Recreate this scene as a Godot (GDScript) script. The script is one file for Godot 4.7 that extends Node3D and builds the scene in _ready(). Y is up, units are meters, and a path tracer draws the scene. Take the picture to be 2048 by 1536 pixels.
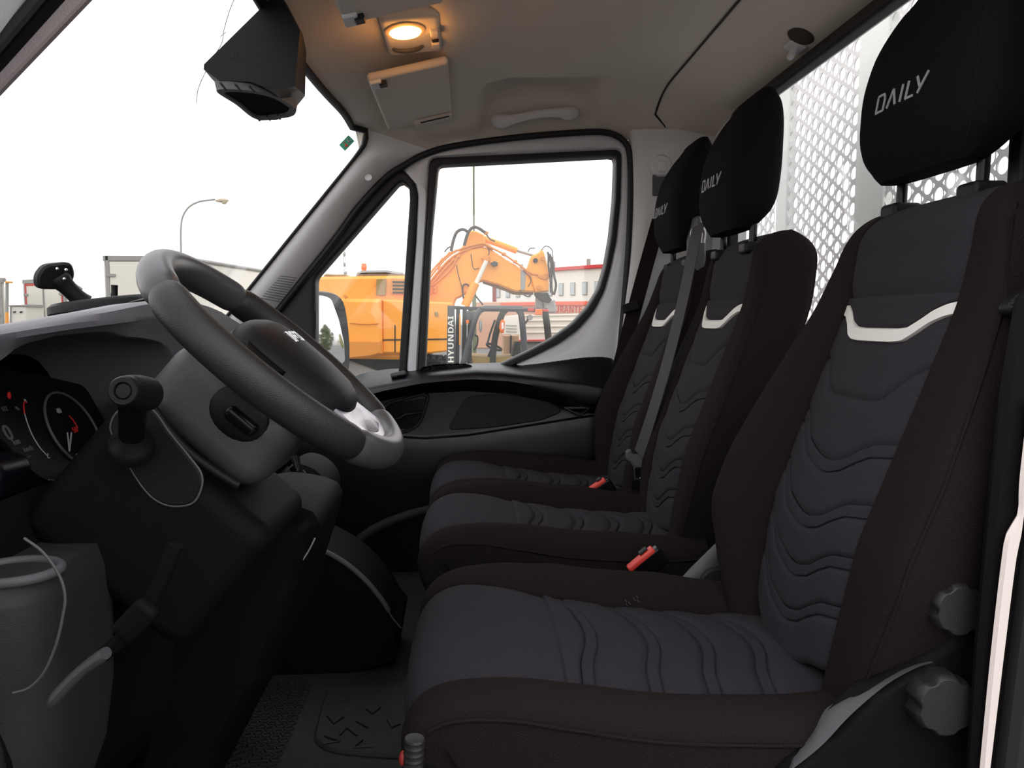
extends Node3D
# Cab of a delivery truck seen through the open driver's door. x: towards the rear, y: up from the ground, z: towards the driver's side.

const EYE := Vector3(0.0, 1.75, 1.7)
const FOCAL := 1550.0        # pixels, for a 2048 x 1536 frame
const YAW := -3.275
const PITCH := -4.72
var lens_turn := Basis.from_euler(Vector3(deg_to_rad(PITCH), deg_to_rad(YAW), 0.0))
var taken := {}
var mats := {}
var fine_bumps: NoiseTexture2D
var soft_bumps: NoiseTexture2D
var speckle: NoiseTexture2D
var blotch: NoiseTexture2D

# ---------------------------------------------------------------- mesh builder
class MB:
	var p := PackedVector3Array()

	func tri(a: Vector3, b: Vector3, c: Vector3) -> void:
		p.append(a); p.append(b); p.append(c)

	func quad(a: Vector3, b: Vector3, c: Vector3, d: Vector3) -> void:
		tri(a, b, c); tri(a, c, d)

	func fan(row: PackedVector3Array, back := false) -> void:
		var c := Vector3.ZERO
		for q in row: c += q
		c /= row.size()
		for i in row.size():
			var n: Vector3 = row[(i + 1) % row.size()]
			if back: tri(c, n, row[i])
			else: tri(c, row[i], n)

	func loft(rows: Array, closed := false, cap := false, wrap := false) -> void:
		var n: int = rows[0].size()
		var steps := rows.size() if wrap else rows.size() - 1
		for i in steps:
			var a: PackedVector3Array = rows[i]
			var b: PackedVector3Array = rows[(i + 1) % rows.size()]
			for j in (n if closed else n - 1):
				var k := (j + 1) % n
				quad(a[j], a[k], b[k], b[j])
		if cap:
			fan(rows[0], true)
			fan(rows[rows.size() - 1])

	func tube(path: PackedVector3Array, r, sides := 10, closed := false, flat := 1.0, up := Vector3.ZERO) -> void:
		var rows := []
		var side := Vector3.ZERO
		for i in path.size():
			var a: Vector3 = path[(i - 1 + path.size()) % path.size()] if closed or i > 0 else path[0]
			var b: Vector3 = path[(i + 1) % path.size()] if closed or i < path.size() - 1 else path[i]
			var t := (b - a).normalized()
			if side == Vector3.ZERO:
				side = t.cross(up if up != Vector3.ZERO else (Vector3.UP if absf(t.y) < 0.9 else Vector3.RIGHT)).normalized()
			elif up != Vector3.ZERO:
				side = t.cross(up).normalized()
			else:
				side = (side - t * side.dot(t)).normalized()
			var other := side.cross(t)
			var rad: float = r[i] if r is Array or r is PackedFloat32Array else r
			var row := PackedVector3Array()
			for j in sides:
				var w := TAU * j / sides
				row.append(path[i] + side * cos(w) * rad + other * sin(w) * rad * flat)
			rows.append(row)
		loft(rows, true, not closed, closed)

	static func round_rect(w: float, h: float, r: float, k: int) -> PackedVector2Array:
		var o := PackedVector2Array()
		r = maxf(minf(r, minf(w, h) / 2.0 - 1e-5), 1e-5)
		for c in 4:
			var m := Vector2((w / 2 - r) * (1 if c in [0, 3] else -1), (h / 2 - r) * (1 if c < 2 else -1))
			for i in k + 1:
				var a := PI / 2 * (c + float(i) / k)
				o.append(m + Vector2(cos(a), sin(a)) * r)
		return o

	# a box with rounded edges, its size along the axes of xf
	func rbox(xf: Transform3D, size: Vector3, r: float, k := 3) -> void:
		r = minf(r, minf(size.x, minf(size.y, size.z)) / 2.0 - 1e-5)
		var rows := []
		for half in 2:
			for i in k + 1:
				var a := PI / 2 * (float(i) / k if half == 0 else 1.0 - float(i) / k)
				var inset := r * (1 - sin(a))
				var y := (size.y / 2 - r + r * cos(a)) * (-1 if half == 0 else 1)
				var row := PackedVector3Array()
				for q in round_rect(size.x - 2 * inset, size.z - 2 * inset, r - inset * 0.999, k):
					row.append(xf * Vector3(q.x, y, q.y))
				rows.append(row)
		loft(rows, true, true)

	# (radius, height) pairs turned round the y axis of xf
	func lathe(xf: Transform3D, prof: PackedVector2Array, sides := 24, cap := true) -> void:
		var rows := []
		for q in prof:
			var row := PackedVector3Array()
			for j in sides:
				var w := TAU * j / sides
				row.append(xf * Vector3(cos(w) * q.x, q.y, sin(w) * q.x))
			rows.append(row)
		loft(rows, true, cap)

	static func inset_poly(poly: PackedVector2Array, b: float) -> PackedVector2Array:
		var area := 0.0
		var n := poly.size()
		for i in n: area += poly[i].cross(poly[(i + 1) % n])
		var s := signf(area)
		var o := PackedVector2Array()
		for i in n:
			var d0 := (poly[i] - poly[(i - 1 + n) % n]).normalized()
			var d1 := (poly[(i + 1) % n] - poly[i]).normalized()
			var n0 := Vector2(-d0.y, d0.x) * s
			var n1 := Vector2(-d1.y, d1.x) * s
			var m := n0 + n1
			m = m.normalized() if m.length() > 1e-6 else n0
			o.append(poly[i] + m * b / maxf(m.dot(n0), 0.4))
		return o

	# a polygon in the xy plane of xf, thick along its z, with chamfered rims
	func prism(poly: PackedVector2Array, xf: Transform3D, z0: float, z1: float, b := 0.0) -> void:
		var small := inset_poly(poly, b) if b > 0 else poly
		var sets := [[small, z0], [poly, z0 + b], [poly, z1 - b], [small, z1]] if b > 0 else [[poly, z0], [poly, z1]]
		var rows := []
		for s in sets:
			var row := PackedVector3Array()
			for q in s[0]: row.append(xf * Vector3(q.x, q.y, s[1]))
			rows.append(row)
		loft(rows, true)
		var t := Geometry2D.triangulate_polygon(small)
		for i in range(0, t.size(), 3):
			for e in 2:
				var r: PackedVector3Array = rows[0] if e == 0 else rows[rows.size() - 1]
				if e == 0: tri(r[t[i]], r[t[i + 1]], r[t[i + 2]])
				else: tri(r[t[i]], r[t[i + 2]], r[t[i + 1]])

	func ball(c: Vector3, r: Vector3, nu := 16, nv := 10, turn := Basis()) -> void:
		var rows := []
		for i in nv + 1:
			var a := PI * i / nv
			var row := PackedVector3Array()
			for j in nu:
				var w := TAU * j / nu
				row.append(c + turn * (Vector3(sin(a) * cos(w), cos(a), sin(a) * sin(w)) * r))
			rows.append(row)
		loft(rows, true)

	func add(m: Mesh, xf: Transform3D) -> void:
		for s in m.get_surface_count():
			var a := m.surface_get_arrays(s)
			var v: PackedVector3Array = a[Mesh.ARRAY_VERTEX]
			if a[Mesh.ARRAY_INDEX] != null and a[Mesh.ARRAY_INDEX].size() > 0:
				for i in a[Mesh.ARRAY_INDEX]: p.append(xf * v[i])
			else:
				for q in v: p.append(xf * q)

	# smooth normals, split where faces meet at more than crease degrees
	func mesh(crease := 40.0) -> ArrayMesh:
		var q := PackedVector3Array()
		for i in range(0, p.size(), 3):
			if (p[i + 2] - p[i]).cross(p[i + 1] - p[i]).length_squared() > 1e-18:
				q.append(p[i]); q.append(p[i + 1]); q.append(p[i + 2])
		var vol := 0.0
		for i in range(0, q.size(), 3): vol += (q[i + 2] - q[0]).dot((q[i] - q[0]).cross(q[i + 1] - q[0]))
		if vol > 0:
			for i in range(0, q.size(), 3):
				var sw := q[i + 1]; q[i + 1] = q[i + 2]; q[i + 2] = sw
		var fn := PackedVector3Array()
		var at := {}
		for i in range(0, q.size(), 3):
			var n := (q[i + 2] - q[i]).cross(q[i + 1] - q[i])
			fn.append(n)
			for k in 3:
				var key := Vector3i((q[i + k] * 20000.0).round())
				if not at.has(key): at[key] = PackedInt32Array()
				at[key].append(i / 3)
		var least := cos(deg_to_rad(crease))
		var unit := PackedVector3Array()
		for n in fn: unit.append(n.normalized())
		var nn := PackedVector3Array()
		nn.resize(q.size())
		for i in range(0, q.size(), 3):
			var me := unit[i / 3]
			for k in 3:
				var sum := Vector3.ZERO
				for f in at[Vector3i((q[i + k] * 20000.0).round())]:
					if unit[f].dot(me) >= least: sum += fn[f]
				nn[i + k] = sum.normalized() if sum.length_squared() > 0 else me
		var arr := []
		arr.resize(Mesh.ARRAY_MAX)
		arr[Mesh.ARRAY_VERTEX] = q
		arr[Mesh.ARRAY_NORMAL] = nn
		var m := ArrayMesh.new()
		m.add_surface_from_arrays(Mesh.PRIMITIVE_TRIANGLES, arr)
		return m

# ---------------------------------------------------------------- naming
func numbered(called: String) -> String:
	var n: int = taken.get(called, 0)
	taken[called] = n + 1
	return called if n == 0 else "%s_%03d" % [called, n]

func tag(o: Node3D, label: String, category: String, group := "", kind := "") -> Node3D:
	if label: o.set_meta("label", label)
	if category: o.set_meta("category", category)
	if group: o.set_meta("group", group)
	if kind: o.set_meta("kind", kind)
	return o

func thing(called: String, at: Vector3, label: String, category: String, group := "") -> Node3D:
	var o := Node3D.new()
	o.name = numbered(called)
	add_child(o)
	o.position = at
	return tag(o, label, category, group)

func struct_node(called: String, at: Vector3, label := "") -> Node3D:
	var o := Node3D.new()
	o.name = numbered(called)
	add_child(o)
	o.position = at
	if label: o.set_meta("label", label)
	o.set_meta("kind", "structure")
	return o

func whole(o: Node3D) -> Vector3:
	var s := Vector3.ZERO
	var n: Node = o
	while n != self:
		s += (n as Node3D).position
		n = n.get_parent()
	return s

# one mesh, its points given in the scene's axes
func obj(called: String, mb: MB, mat: Material, parent: Node3D = null, crease := 40.0) -> MeshInstance3D:
	var o := MeshInstance3D.new()
	if parent:
		o.name = called
		parent.add_child(o, true)
		o.position = -whole(parent)
	else:
		o.name = numbered(called)
		add_child(o)
	o.mesh = mb.mesh(crease)
	o.material_override = mat
	o.cast_shadow = GeometryInstance3D.SHADOW_CASTING_SETTING_ON
	return o

func struct(called: String, mb: MB, mat: Material, label := "", crease := 40.0) -> MeshInstance3D:
	var o := obj(called, mb, mat, null, crease)
	if label: o.set_meta("label", label)
	o.set_meta("kind", "structure")
	return o

# ---------------------------------------------------------------- from the photograph's frame into the place
func ray(a: float, b: float) -> Vector3:
	return lens_turn * Vector3((a - 1024.0) / FOCAL, (768.0 - b) / FOCAL, -1.0)

func Z(a: float, b: float, z: float) -> Vector3:
	var r := ray(a, b)
	return EYE + r * ((z - EYE.z) / r.z)

func X(a: float, b: float, x: float) -> Vector3:
	var r := ray(a, b)
	return EYE + r * ((x - EYE.x) / r.x)

func Y(a: float, b: float, y: float) -> Vector3:
	var r := ray(a, b)
	return EYE + r * ((y - EYE.y) / r.y)

func ZP(l: Array, z: float) -> PackedVector2Array:      # outline on a plane across z
	var o := PackedVector2Array()
	for i in range(0, l.size(), 2):
		var q := Z(l[i], l[i + 1], z)
		o.append(Vector2(q.x, q.y))
	return o

func ZV(l: Array, z: float) -> PackedVector3Array:
	var o := PackedVector3Array()
	for i in range(0, l.size(), 2): o.append(Z(l[i], l[i + 1], z))
	return o

# ---------------------------------------------------------------- curves
func curve(pts: PackedVector3Array, n: int, closed := false) -> PackedVector3Array:
	var m := pts.size()
	var dense := PackedVector3Array()
	for i in (m if closed else m - 1):
		var p0 := pts[(i - 1 + m) % m] if closed or i > 0 else pts[0] * 2.0 - pts[1]
		var p1 := pts[i]
		var p2 := pts[(i + 1) % m]
		var p3 := pts[(i + 2) % m] if closed or i < m - 2 else p2 * 2.0 - p1
		for k in 16:
			dense.append(p1.cubic_interpolate(p2, p0, p3, k / 16.0))
	dense.append(pts[0] if closed else pts[m - 1])
	return resample(dense, n, closed)

func resample(dense: PackedVector3Array, n: int, closed := false) -> PackedVector3Array:
	var total := 0.0
	for i in dense.size() - 1: total += dense[i].distance_to(dense[i + 1])
	var o := PackedVector3Array()
	var seg := 0
	var done := 0.0
	for i in n:
		var want := total * i / (n if closed else n - 1)
		while seg < dense.size() - 2 and done + dense[seg].distance_to(dense[seg + 1]) < want:
			done += dense[seg].distance_to(dense[seg + 1])
			seg += 1
		var l := dense[seg].distance_to(dense[seg + 1])
		o.append(dense[seg].lerp(dense[seg + 1], clampf((want - done) / maxf(l, 1e-9), 0, 1)))
	return o

func flat_of(v: PackedVector3Array) -> PackedVector2Array:
	var o := PackedVector2Array()
	for q in v: o.append(Vector2(q.x, q.y))
	return o

func deep(v: PackedVector2Array, z: float) -> PackedVector3Array:
	var o := PackedVector3Array()
	for q in v: o.append(Vector3(q.x, q.y, z))
	return o

# corners of a polygon rounded with radius r
func rounded(poly: PackedVector2Array, r: float, k := 5) -> PackedVector2Array:
	var o := PackedVector2Array()
	var n := poly.size()
	for i in n:
		var a := poly[(i - 1 + n) % n]
		var b := poly[i]
		var c := poly[(i + 1) % n]
		var l := minf(r, minf(a.distance_to(b), b.distance_to(c)) * 0.45)
		var s := b + (a - b).normalized() * l
		var e := b + (c - b).normalized() * l
		for j in k + 1:
			var t := float(j) / k
			o.append(s.lerp(b, t).lerp(b.lerp(e, t), t))
	return o

func star(poly: PackedVector2Array, c: Vector2, n: int) -> PackedVector2Array:   # the outline met by n rays out of c
	var o := PackedVector2Array()
	for i in n:
		var a := TAU * i / n
		var far := c + Vector2(cos(a), sin(a)) * 50.0
		var best := far
		for j in poly.size():
			var hit = Geometry2D.segment_intersects_segment(c, far, poly[j], poly[(j + 1) % poly.size()])
			if hit != null and c.distance_to(hit) < c.distance_to(best): best = hit
		o.append(best)
	return o

# a ring between two outlines: rounded cross-section when fat > 0
func ring(mb: MB, outer: PackedVector2Array, inner: PackedVector2Array, c: Vector2, z0: float, z1: float, fat := 0.0, n := 160) -> void:
	var a := star(outer, c, n)
	var b := star(inner, c, n)
	var rows := []
	var cuts := [[0.0, z0], [0.0, z1 - fat], [0.06, z1 - fat * 0.4], [0.2, z1 - fat * 0.06], [0.5, z1], [0.8, z1 - fat * 0.06], [0.94, z1 - fat * 0.4], [1.0, z1 - fat], [1.0, z0]]
	for s in cuts:
		var row := PackedVector3Array()
		for i in n:
			var q := a[i].lerp(b[i], s[0])
			row.append(Vector3(q.x, q.y, s[1]))
		rows.append(row)
	mb.loft(rows, true, false, true)

func arc_pts(c: Vector3, ux: Vector3, uy: Vector3, r: float, a0: float, a1: float, n: int) -> PackedVector3Array:
	var o := PackedVector3Array()
	for i in n + 1:
		var a := lerpf(a0, a1, float(i) / n)
		o.append(c + ux * cos(a) * r + uy * sin(a) * r)
	return o

func frame_of(o: Vector3, x: Vector3, y: Vector3) -> Transform3D:    # x kept, y made square to it
	x = x.normalized()
	var z := x.cross(y).normalized()
	return Transform3D(Basis(x, z.cross(x), z), o)

# ---------------------------------------------------------------- materials
func noise_tex(freq: float, octaves: int, normal: bool, size := 512, lo := 0.0, hi := 1.0, bump := 6.0) -> NoiseTexture2D:
	var f := FastNoiseLite.new()
	f.seed = 7
	f.noise_type = FastNoiseLite.TYPE_SIMPLEX_SMOOTH
	f.frequency = freq
	f.fractal_octaves = octaves
	var t := NoiseTexture2D.new()
	t.width = size; t.height = size
	t.seamless = true
	t.noise = f
	t.as_normal_map = normal
	t.bump_strength = bump
	if not normal:
		var g := Gradient.new()
		g.set_color(0, Color(lo, lo, lo)); g.set_color(1, Color(hi, hi, hi))
		t.color_ramp = g
	return t

func plain(key: String, c: Color, rough := 0.6, metal := 0.0, spec := 0.5) -> StandardMaterial3D:
	if mats.has(key): return mats[key]
	var m := StandardMaterial3D.new()
	m.resource_name = key
	m.albedo_color = c
	m.roughness = rough
	m.metallic = metal
	m.metallic_specular = spec
	m.cull_mode = BaseMaterial3D.CULL_DISABLED
	mats[key] = m
	return m

func grained(key: String, c: Color, rough: float, bumps: Texture2D, repeat: float, depth: float, tint: Texture2D = null, spec := 0.5) -> StandardMaterial3D:
	if mats.has(key): return mats[key]
	var m := plain(key, c, rough, 0.0, spec)
	m.uv1_triplanar = true
	m.uv1_world_triplanar = true
	m.uv1_scale = Vector3.ONE * repeat
	if bumps:
		m.normal_enabled = true
		m.normal_texture = bumps
		m.normal_scale = depth
	if tint: m.albedo_texture = tint
	return m

func glass(key: String, alpha := 0.04) -> StandardMaterial3D:
	if mats.has(key): return mats[key]
	var m := plain(key, Color(0.9, 0.95, 0.93, alpha), 0.03)
	m.transparency = BaseMaterial3D.TRANSPARENCY_ALPHA
	return m

func g8(r: int, g: int, b: int) -> Color:
	return Color(r / 255.0, g / 255.0, b / 255.0)

func text_mesh(s: String, size: float, depth: float, font := "Droid Sans") -> TextMesh:
	var t := TextMesh.new()
	var f := SystemFont.new()
	f.font_names = PackedStringArray([font])
	f.font_weight = 700
	t.font = f
	t.text = s
	t.font_size = 32
	t.pixel_size = size / 32.0
	t.depth = depth
	t.curve_step = 2.0
	return t

# ---------------------------------------------------------------- the scene
func _ready() -> void:
	var cam := Camera3D.new()
	cam.name = "camera"
	add_child(cam)
	cam.position = EYE
	cam.basis = lens_turn
	cam.fov = rad_to_deg(2.0 * atan(768.0 / FOCAL))
	cam.near = 0.02
	cam.far = 600.0
	cam.current = true

	var sky_mat := ProceduralSkyMaterial.new()          # bright overcast
	sky_mat.sky_top_color = Color(0.98, 0.985, 1.0)
	sky_mat.sky_horizon_color = Color(1.0, 0.98, 0.96)
	sky_mat.sky_curve = 0.2
	sky_mat.sky_energy_multiplier = 1.0
	sky_mat.ground_bottom_color = Color(0.42, 0.41, 0.4)
	sky_mat.ground_horizon_color = Color(0.55, 0.54, 0.52)
	var env := Environment.new()
	env.background_mode = Environment.BG_SKY
	env.sky = Sky.new()
	env.sky.sky_material = sky_mat
	env.background_energy_multiplier = 1.0
	env.tonemap_mode = Environment.TONE_MAPPER_LINEAR
	env.tonemap_exposure = 2.1
	env.sdfgi_enabled = true
	env.ssao_enabled = true
	env.ssil_enabled = true
	var we := WorldEnvironment.new()
	we.name = "world_environment"
	we.environment = env
	add_child(we)

	make_materials()
	cab_shell()
	passenger_door()
	seats()
	belts()
	dashboard()
	steering()
	overhead()
	floor_things()
	yard()

func make_materials() -> void:
	fine_bumps = noise_tex(0.11, 3, true, 512, 0, 1, 5.0)
	soft_bumps = noise_tex(0.03, 3, true, 512, 0, 1, 6.0)
	speckle = noise_tex(0.16, 3, false, 512, 0.55, 1.0)
	blotch = noise_tex(0.012, 4, false, 512, 0.72, 1.0)
	grained("headliner", g8(226, 216, 204), 0.95, fine_bumps, 8.0, 0.25, null, 0.2)
	grained("trim_grey", g8(232, 232, 234), 0.55, fine_bumps, 6.0, 0.3)
	plain("white_paint", g8(224, 226, 231), 0.25)
	plain("rubber", g8(24, 23, 26), 0.55)
	plain("rubber_soft", g8(30, 29, 31), 0.8)
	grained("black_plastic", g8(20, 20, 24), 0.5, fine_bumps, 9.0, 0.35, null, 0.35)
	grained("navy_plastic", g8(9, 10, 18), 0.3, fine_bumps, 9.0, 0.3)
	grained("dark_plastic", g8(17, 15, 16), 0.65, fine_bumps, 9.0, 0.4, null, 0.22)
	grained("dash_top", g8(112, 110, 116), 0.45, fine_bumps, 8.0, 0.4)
	plain("edge_paint", g8(240, 226, 220), 0.3)
	grained("pillar_mauve", g8(128, 118, 118), 0.7, fine_bumps, 6.0, 0.3)
	plain("lip_grey", g8(118, 118, 122), 0.7)
	plain("seal_matt", g8(16, 15, 16), 0.9, 0.0, 0.2)
	grained("knob_plastic", g8(33, 31, 32), 0.5, fine_bumps, 9.0, 0.3)
	grained("pod_grey", g8(38, 35, 35), 0.6, fine_bumps, 9.0, 0.4)
	grained("panel_black", g8(12, 12, 15), 0.5, null, 1.0, 0.0, null, 0.3)
	grained("shroud_grey", g8(70, 70, 73), 0.5, fine_bumps, 9.0, 0.35)
	grained("grey_plastic", g8(84, 84, 87), 0.55, fine_bumps, 9.0, 0.35)
	plain("gloss_black", g8(14, 14, 18), 0.22, 0.0, 0.35)
	plain("silver", g8(190, 186, 194), 0.3, 0.6)
	plain("chrome", g8(215, 215, 215), 0.15, 1.0)
	grained("fabric_insert", g8(68, 65, 71), 0.95, fine_bumps, 7.0, 0.8, speckle, 0.25)
	grained("fabric_black", g8(48, 41, 40), 0.95, fine_bumps, 7.0, 0.8, speckle, 0.2)
	grained("fabric_headrest", g8(33, 32, 35), 0.95, fine_bumps, 7.0, 0.7, speckle, 0.2)
	grained("fabric_strip", g8(232, 228, 222), 0.6, fine_bumps, 12.0, 0.3)
	grained("webbing", g8(84, 82, 85), 0.75, fine_bumps, 14.0, 0.6, speckle)
	plain("buckle_red", g8(226, 70, 58), 0.4)
	plain("print_white", g8(168, 168, 172), 0.6)
	grained("wheel_leather", g8(36, 33, 34), 0.45, fine_bumps, 10.0, 0.5)
	plain("wheel_smooth", g8(72, 71, 74), 0.36)
	grained("mat_rubber", g8(42, 44, 44), 0.7, soft_bumps, 6.0, 0.5)

func lut(x: float, t: Array) -> float:      # [x0, y0, x1, y1, ...], straight in between
	if x <= t[0]: return t[1]
	for i in range(2, t.size(), 2):
		if x <= t[i]:
			return lerpf(t[i - 1], t[i + 1], (x - t[i - 2]) / (t[i] - t[i - 2]))
	return t[t.size() - 1]

func soft(x: float, t: Array) -> float:
	var h := 0.02
	return (lut(x - h, t) + lut(x, t) * 2.0 + lut(x + h, t)) / 4.0

func roof_y(x: float, z: float) -> float:
	var inner := soft(x, [-0.42, 2.352, -0.3, 2.385, -0.12, 2.425, -0.085, 2.43, -0.05, 2.402, 0.0, 2.415, 0.12, 2.448, 0.58, 2.456, 0.62, 2.448, 0.8, 2.362])
	var edge := soft(x, [-0.42, 2.33, -0.26, 2.285, -0.15, 2.305, -0.05, 2.337, 0.13, 2.362, 0.3, 2.374, 0.42, 2.376, 0.52, 2.355, 0.84, 2.33]) - 0.014
	var s := clampf((absf(z) - 0.6) / 0.285, 0, 1)
	var y := lerpf(inner, edge, s * s * (0.45 + 0.55 * s))
	if z < 0:                                # hollow above the grab handle
		var m := smoothstep(0.035, 0.075, x) * smoothstep(0.44, 0.38, x) * smoothstep(-0.60, -0.68, z) * smoothstep(-0.868, -0.84, z)
		y += 0.05 * m
	return y

func header_x(z: float) -> float:
	return -0.345 - 0.045 * (1.0 - pow(z / 0.82, 2.0))

func cab_shell() -> void:
	# headliner and roof skin as one slab
	var mb := MB.new()
	var rows := []
	var nx := 72
	var nz := 64
	for i in nx + 1:
		var row := PackedVector3Array()
		for pass_ in 2:
			for j in nz + 1:
				var z := lerpf(-0.885, 0.885, float(j if pass_ == 0 else nz - j) / nz)
				var x := lerpf(header_x(clampf(z, -0.8, 0.8)), 0.815, float(i) / nx)
				row.append(Vector3(x, roof_y(x, z) + (0.05 if pass_ == 1 else 0.0), z))
		rows.append(row)
	mb.loft(rows, true)
	for e in [0, nx]:
		for j in nz:
			var r: PackedVector3Array = rows[e]
			mb.quad(r[j], r[j + 1], r[2 * nz - j], r[2 * nz + 1 - j])
	struct("ceiling", mb, mats.headliner, "grey beige fabric headliner of the cab with seam before the rear window", 50)
	mb = MB.new()
	var path := PackedVector3Array()
	for j in 60:
		var z := lerpf(0.86, -0.8, j / 59.0)
		path.append(Vector3(0.6, roof_y(0.6, z) - 0.001, z))
	path.append_array(PackedVector3Array([Z(1338, 262, -0.85), Z(1345, 300, -0.855)]))
	mb.tube(path, 0.0035, 6)
	struct("trim_1", mb, mats.rubber, "thin dark seam across the headliner")
	# rear wall round the rear window
	mb = MB.new()
	var to_wall := Transform3D(Basis(Vector3(0, 0, -1), Vector3.UP, Vector3(1, 0, 0)), Vector3.ZERO)    # x' = -z, y' = y, z' = x
	var tmp := MB.new()
	var outer := PackedVector2Array([Vector2(-0.87, 0.9), Vector2(0.87, 0.9), Vector2(0.87, 2.37), Vector2(-0.87, 2.37)])
	var hole := rounded(PackedVector2Array([Vector2(-0.62, 1.5), Vector2(0.62, 1.5), Vector2(0.62, 2.352), Vector2(-0.62, 2.352)]), 0.06)
	ring(tmp, outer, hole, Vector2(0, 1.93), 0.80, 0.84)
	for q in tmp.p: mb.p.append(to_wall * q)
	struct("wall_rear", mb, mats.trim_grey, "grey rear wall of the cab round the rear window", 30)
	mb = MB.new()
	tmp = MB.new()
	var hole2 := rounded(PackedVector2Array([Vector2(-0.6, 1.52), Vector2(0.6, 1.52), Vector2(0.6, 2.332), Vector2(-0.6, 2.332)]), 0.05)
	ring(tmp, MB.inset_poly(hole, -0.012), hole2, Vector2(0, 1.93), 0.0, 0.032, 0.012)
	for q in tmp.p: mb.p.append(to_wall * Vector3(q.x, q.y, 0.808 - q.z))
	var w := struct_node("window_1", Vector3(0.8, 1.52, 0), "rear window of the cab in a black rubber seal")
	obj("window_seal", mb, mats.rubber, w)
	mb = MB.new()
	mb.rbox(Transform3D(Basis(), Vector3(0.815, 1.925, 0)), Vector3(0.005, 0.84, 1.22), 0.001, 1)
	obj("pane", mb, glass("rear_glass"), w)

	# front pillars: grey trim from the header down to the dashboard
	for side in [-1, 1]:
		mb = MB.new()
		rows = []
		var inner_edge := curve(ZV([735, 258, 729, 290, 712, 315, 637, 407, 562, 500, 497, 581, 440, 652], -0.80), 40)
		var outer_edge := curve(ZV([862, 301, 828, 317, 780, 346, 718, 408, 667, 477, 600, 562, 540, 640], -0.872), 40)
		for i in 40:
			var a := inner_edge[i]
			var b := outer_edge[i]
			var row := PackedVector3Array()
			for k in 11:
				var t := k / 10.0
				var q := a.lerp(b, t)
				q.z += 0.028 * sin(PI * t) * smoothstep(0.0, 0.12, i / 39.0)
				row.append(q)
			row.append(b + Vector3(0, 0, -0.06)); row.append(a + Vector3(-0.02, 0, -0.06))
			rows.append(row)
		mb.loft(rows, true, true)
		if side == 1:
			for i in mb.p.size(): mb.p[i] = Vector3(mb.p[i].x - 0.03, mb.p[i].y, -mb.p[i].z)
		var pil := struct("trim_%d" % (3 if side == 1 else 2), mb, mats.trim_grey, "grey trim of the windscreen pillar " + ("on the passenger side" if side == -1 else "beside the driver's door opening"), 50)
		if side == -1:
			mb = MB.new()       # slotted loudspeaker field and a screw cap
			for k in 11:
				var t := k / 10.0
				var a := Z(lerpf(522, 560, t), lerpf(596, 552, t), -0.79)
				var b := Z(lerpf(562, 594, t), lerpf(604, 556, t), -0.825)
				mb.tube(PackedVector3Array([a, a.lerp(b, 0.5) + Vector3(0, 0, 0.0105), b]), 0.0011, 5)
			obj("speaker_slots", mb, mats.grey_plastic, pil).set_meta("kind", "stuff")
			mb = MB.new()
			mb.lathe(Transform3D(Basis(Vector3.RIGHT, PI / 2 - 0.3), Z(737, 355, -0.815)), PackedVector2Array([Vector2(0.0, 0.0015), Vector2(0.010, 0.0015), Vector2(0.0115, 0.0), Vector2(0.0115, -0.006)]), 20)
			obj("screw_cap", mb, mats.trim_grey, pil)
	# black seal round the windscreen and the pane itself
	mb = MB.new()
	path = PackedVector3Array()
	var down := curve(ZV([732, 262, 729, 288, 712, 313, 637, 406, 562, 499, 497, 580, 400, 700], -0.80), 40)
	for i in 40: path.append(down[39 - i] + Vector3(0, 0, 0.004))
	for j in 31:
		var z := lerpf(-0.775, 0.775, j / 30.0)
		path.append(Vector3(header_x(z) - 0.004, roof_y(header_x(z), z) - 0.004, z))
	for i in 40: path.append(Vector3(down[i].x, down[i].y, -down[i].z - 0.004))
	var seal_r := []
	for i in path.size():
		var away := mini(i, path.size() - 1 - i)
		seal_r.append(lerpf(0.0055, 0.0115, smoothstep(34.0, 40.0, away)))
	mb.tube(path, seal_r, 8)
	var ws := struct_node("window_2", Vector3(-0.8, 1.7, 0), "large windscreen with a black seal")
	obj("window_seal", mb, mats.rubber, ws, 60)
	mb = MB.new()
	rows = []
	for j in 25:
		var z := lerpf(-0.80, 0.80, j / 24.0)
		var bow := 1.0 - pow(z / 0.82, 2.0)
		var top := Vector3(header_x(z) - 0.015, 2.365, z)
		var foot := Vector3(-0.86 - 0.12 * bow, 1.66, z)
		var belly := Vector3(-0.07, 0.05, 0) * bow
		rows.append(PackedVector3Array([top, top.lerp(foot, 0.33) + belly, top.lerp(foot, 0.66) + belly, foot, foot + Vector3(-0.004, 0, 0), top.lerp(foot, 0.66) + belly + Vector3(-0.004, 0, 0), top.lerp(foot, 0.33) + belly + Vector3(-0.004, 0, 0), top + Vector3(-0.004, 0, 0)]))
	mb.loft(rows, true, true)
	obj("pane", mb, glass("front_glass"), ws)

	mb = MB.new()      # door edge of the driver's pillar: pale strip, then the black seal
	mb.prism(ZP([-200, 388, 0, 178, 171, 0, 290, -125, 232, -125, 116, 4, 4, 131, -190, 340], 0.882), Transform3D(), 0.872, 0.882, 0.002)
	struct("trim_5", mb, mats.pillar_mauve, "pale strip along the driver's windscreen pillar")
	mb = MB.new()
	mb.prism(ZP([-420, 597, 4, 133, 118, 6, 240, -125, -60, -125, -300, 60, -560, 430], 0.886), Transform3D(), 0.873, 0.886, 0.003)
	struct("trim_4", mb, mats.seal_matt, "black seal along the driver's windscreen pillar")
	mb = MB.new()
	mb.tube(ZV([-190, 300, -20, 110, 90, -20, 190, -130], 0.89), 0.006, 8)
	struct("trim_6", mb, mats.rubber_soft, "second lip of the driver's door seal")
	# centre pillar behind the passenger door
	mb = MB.new()
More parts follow.
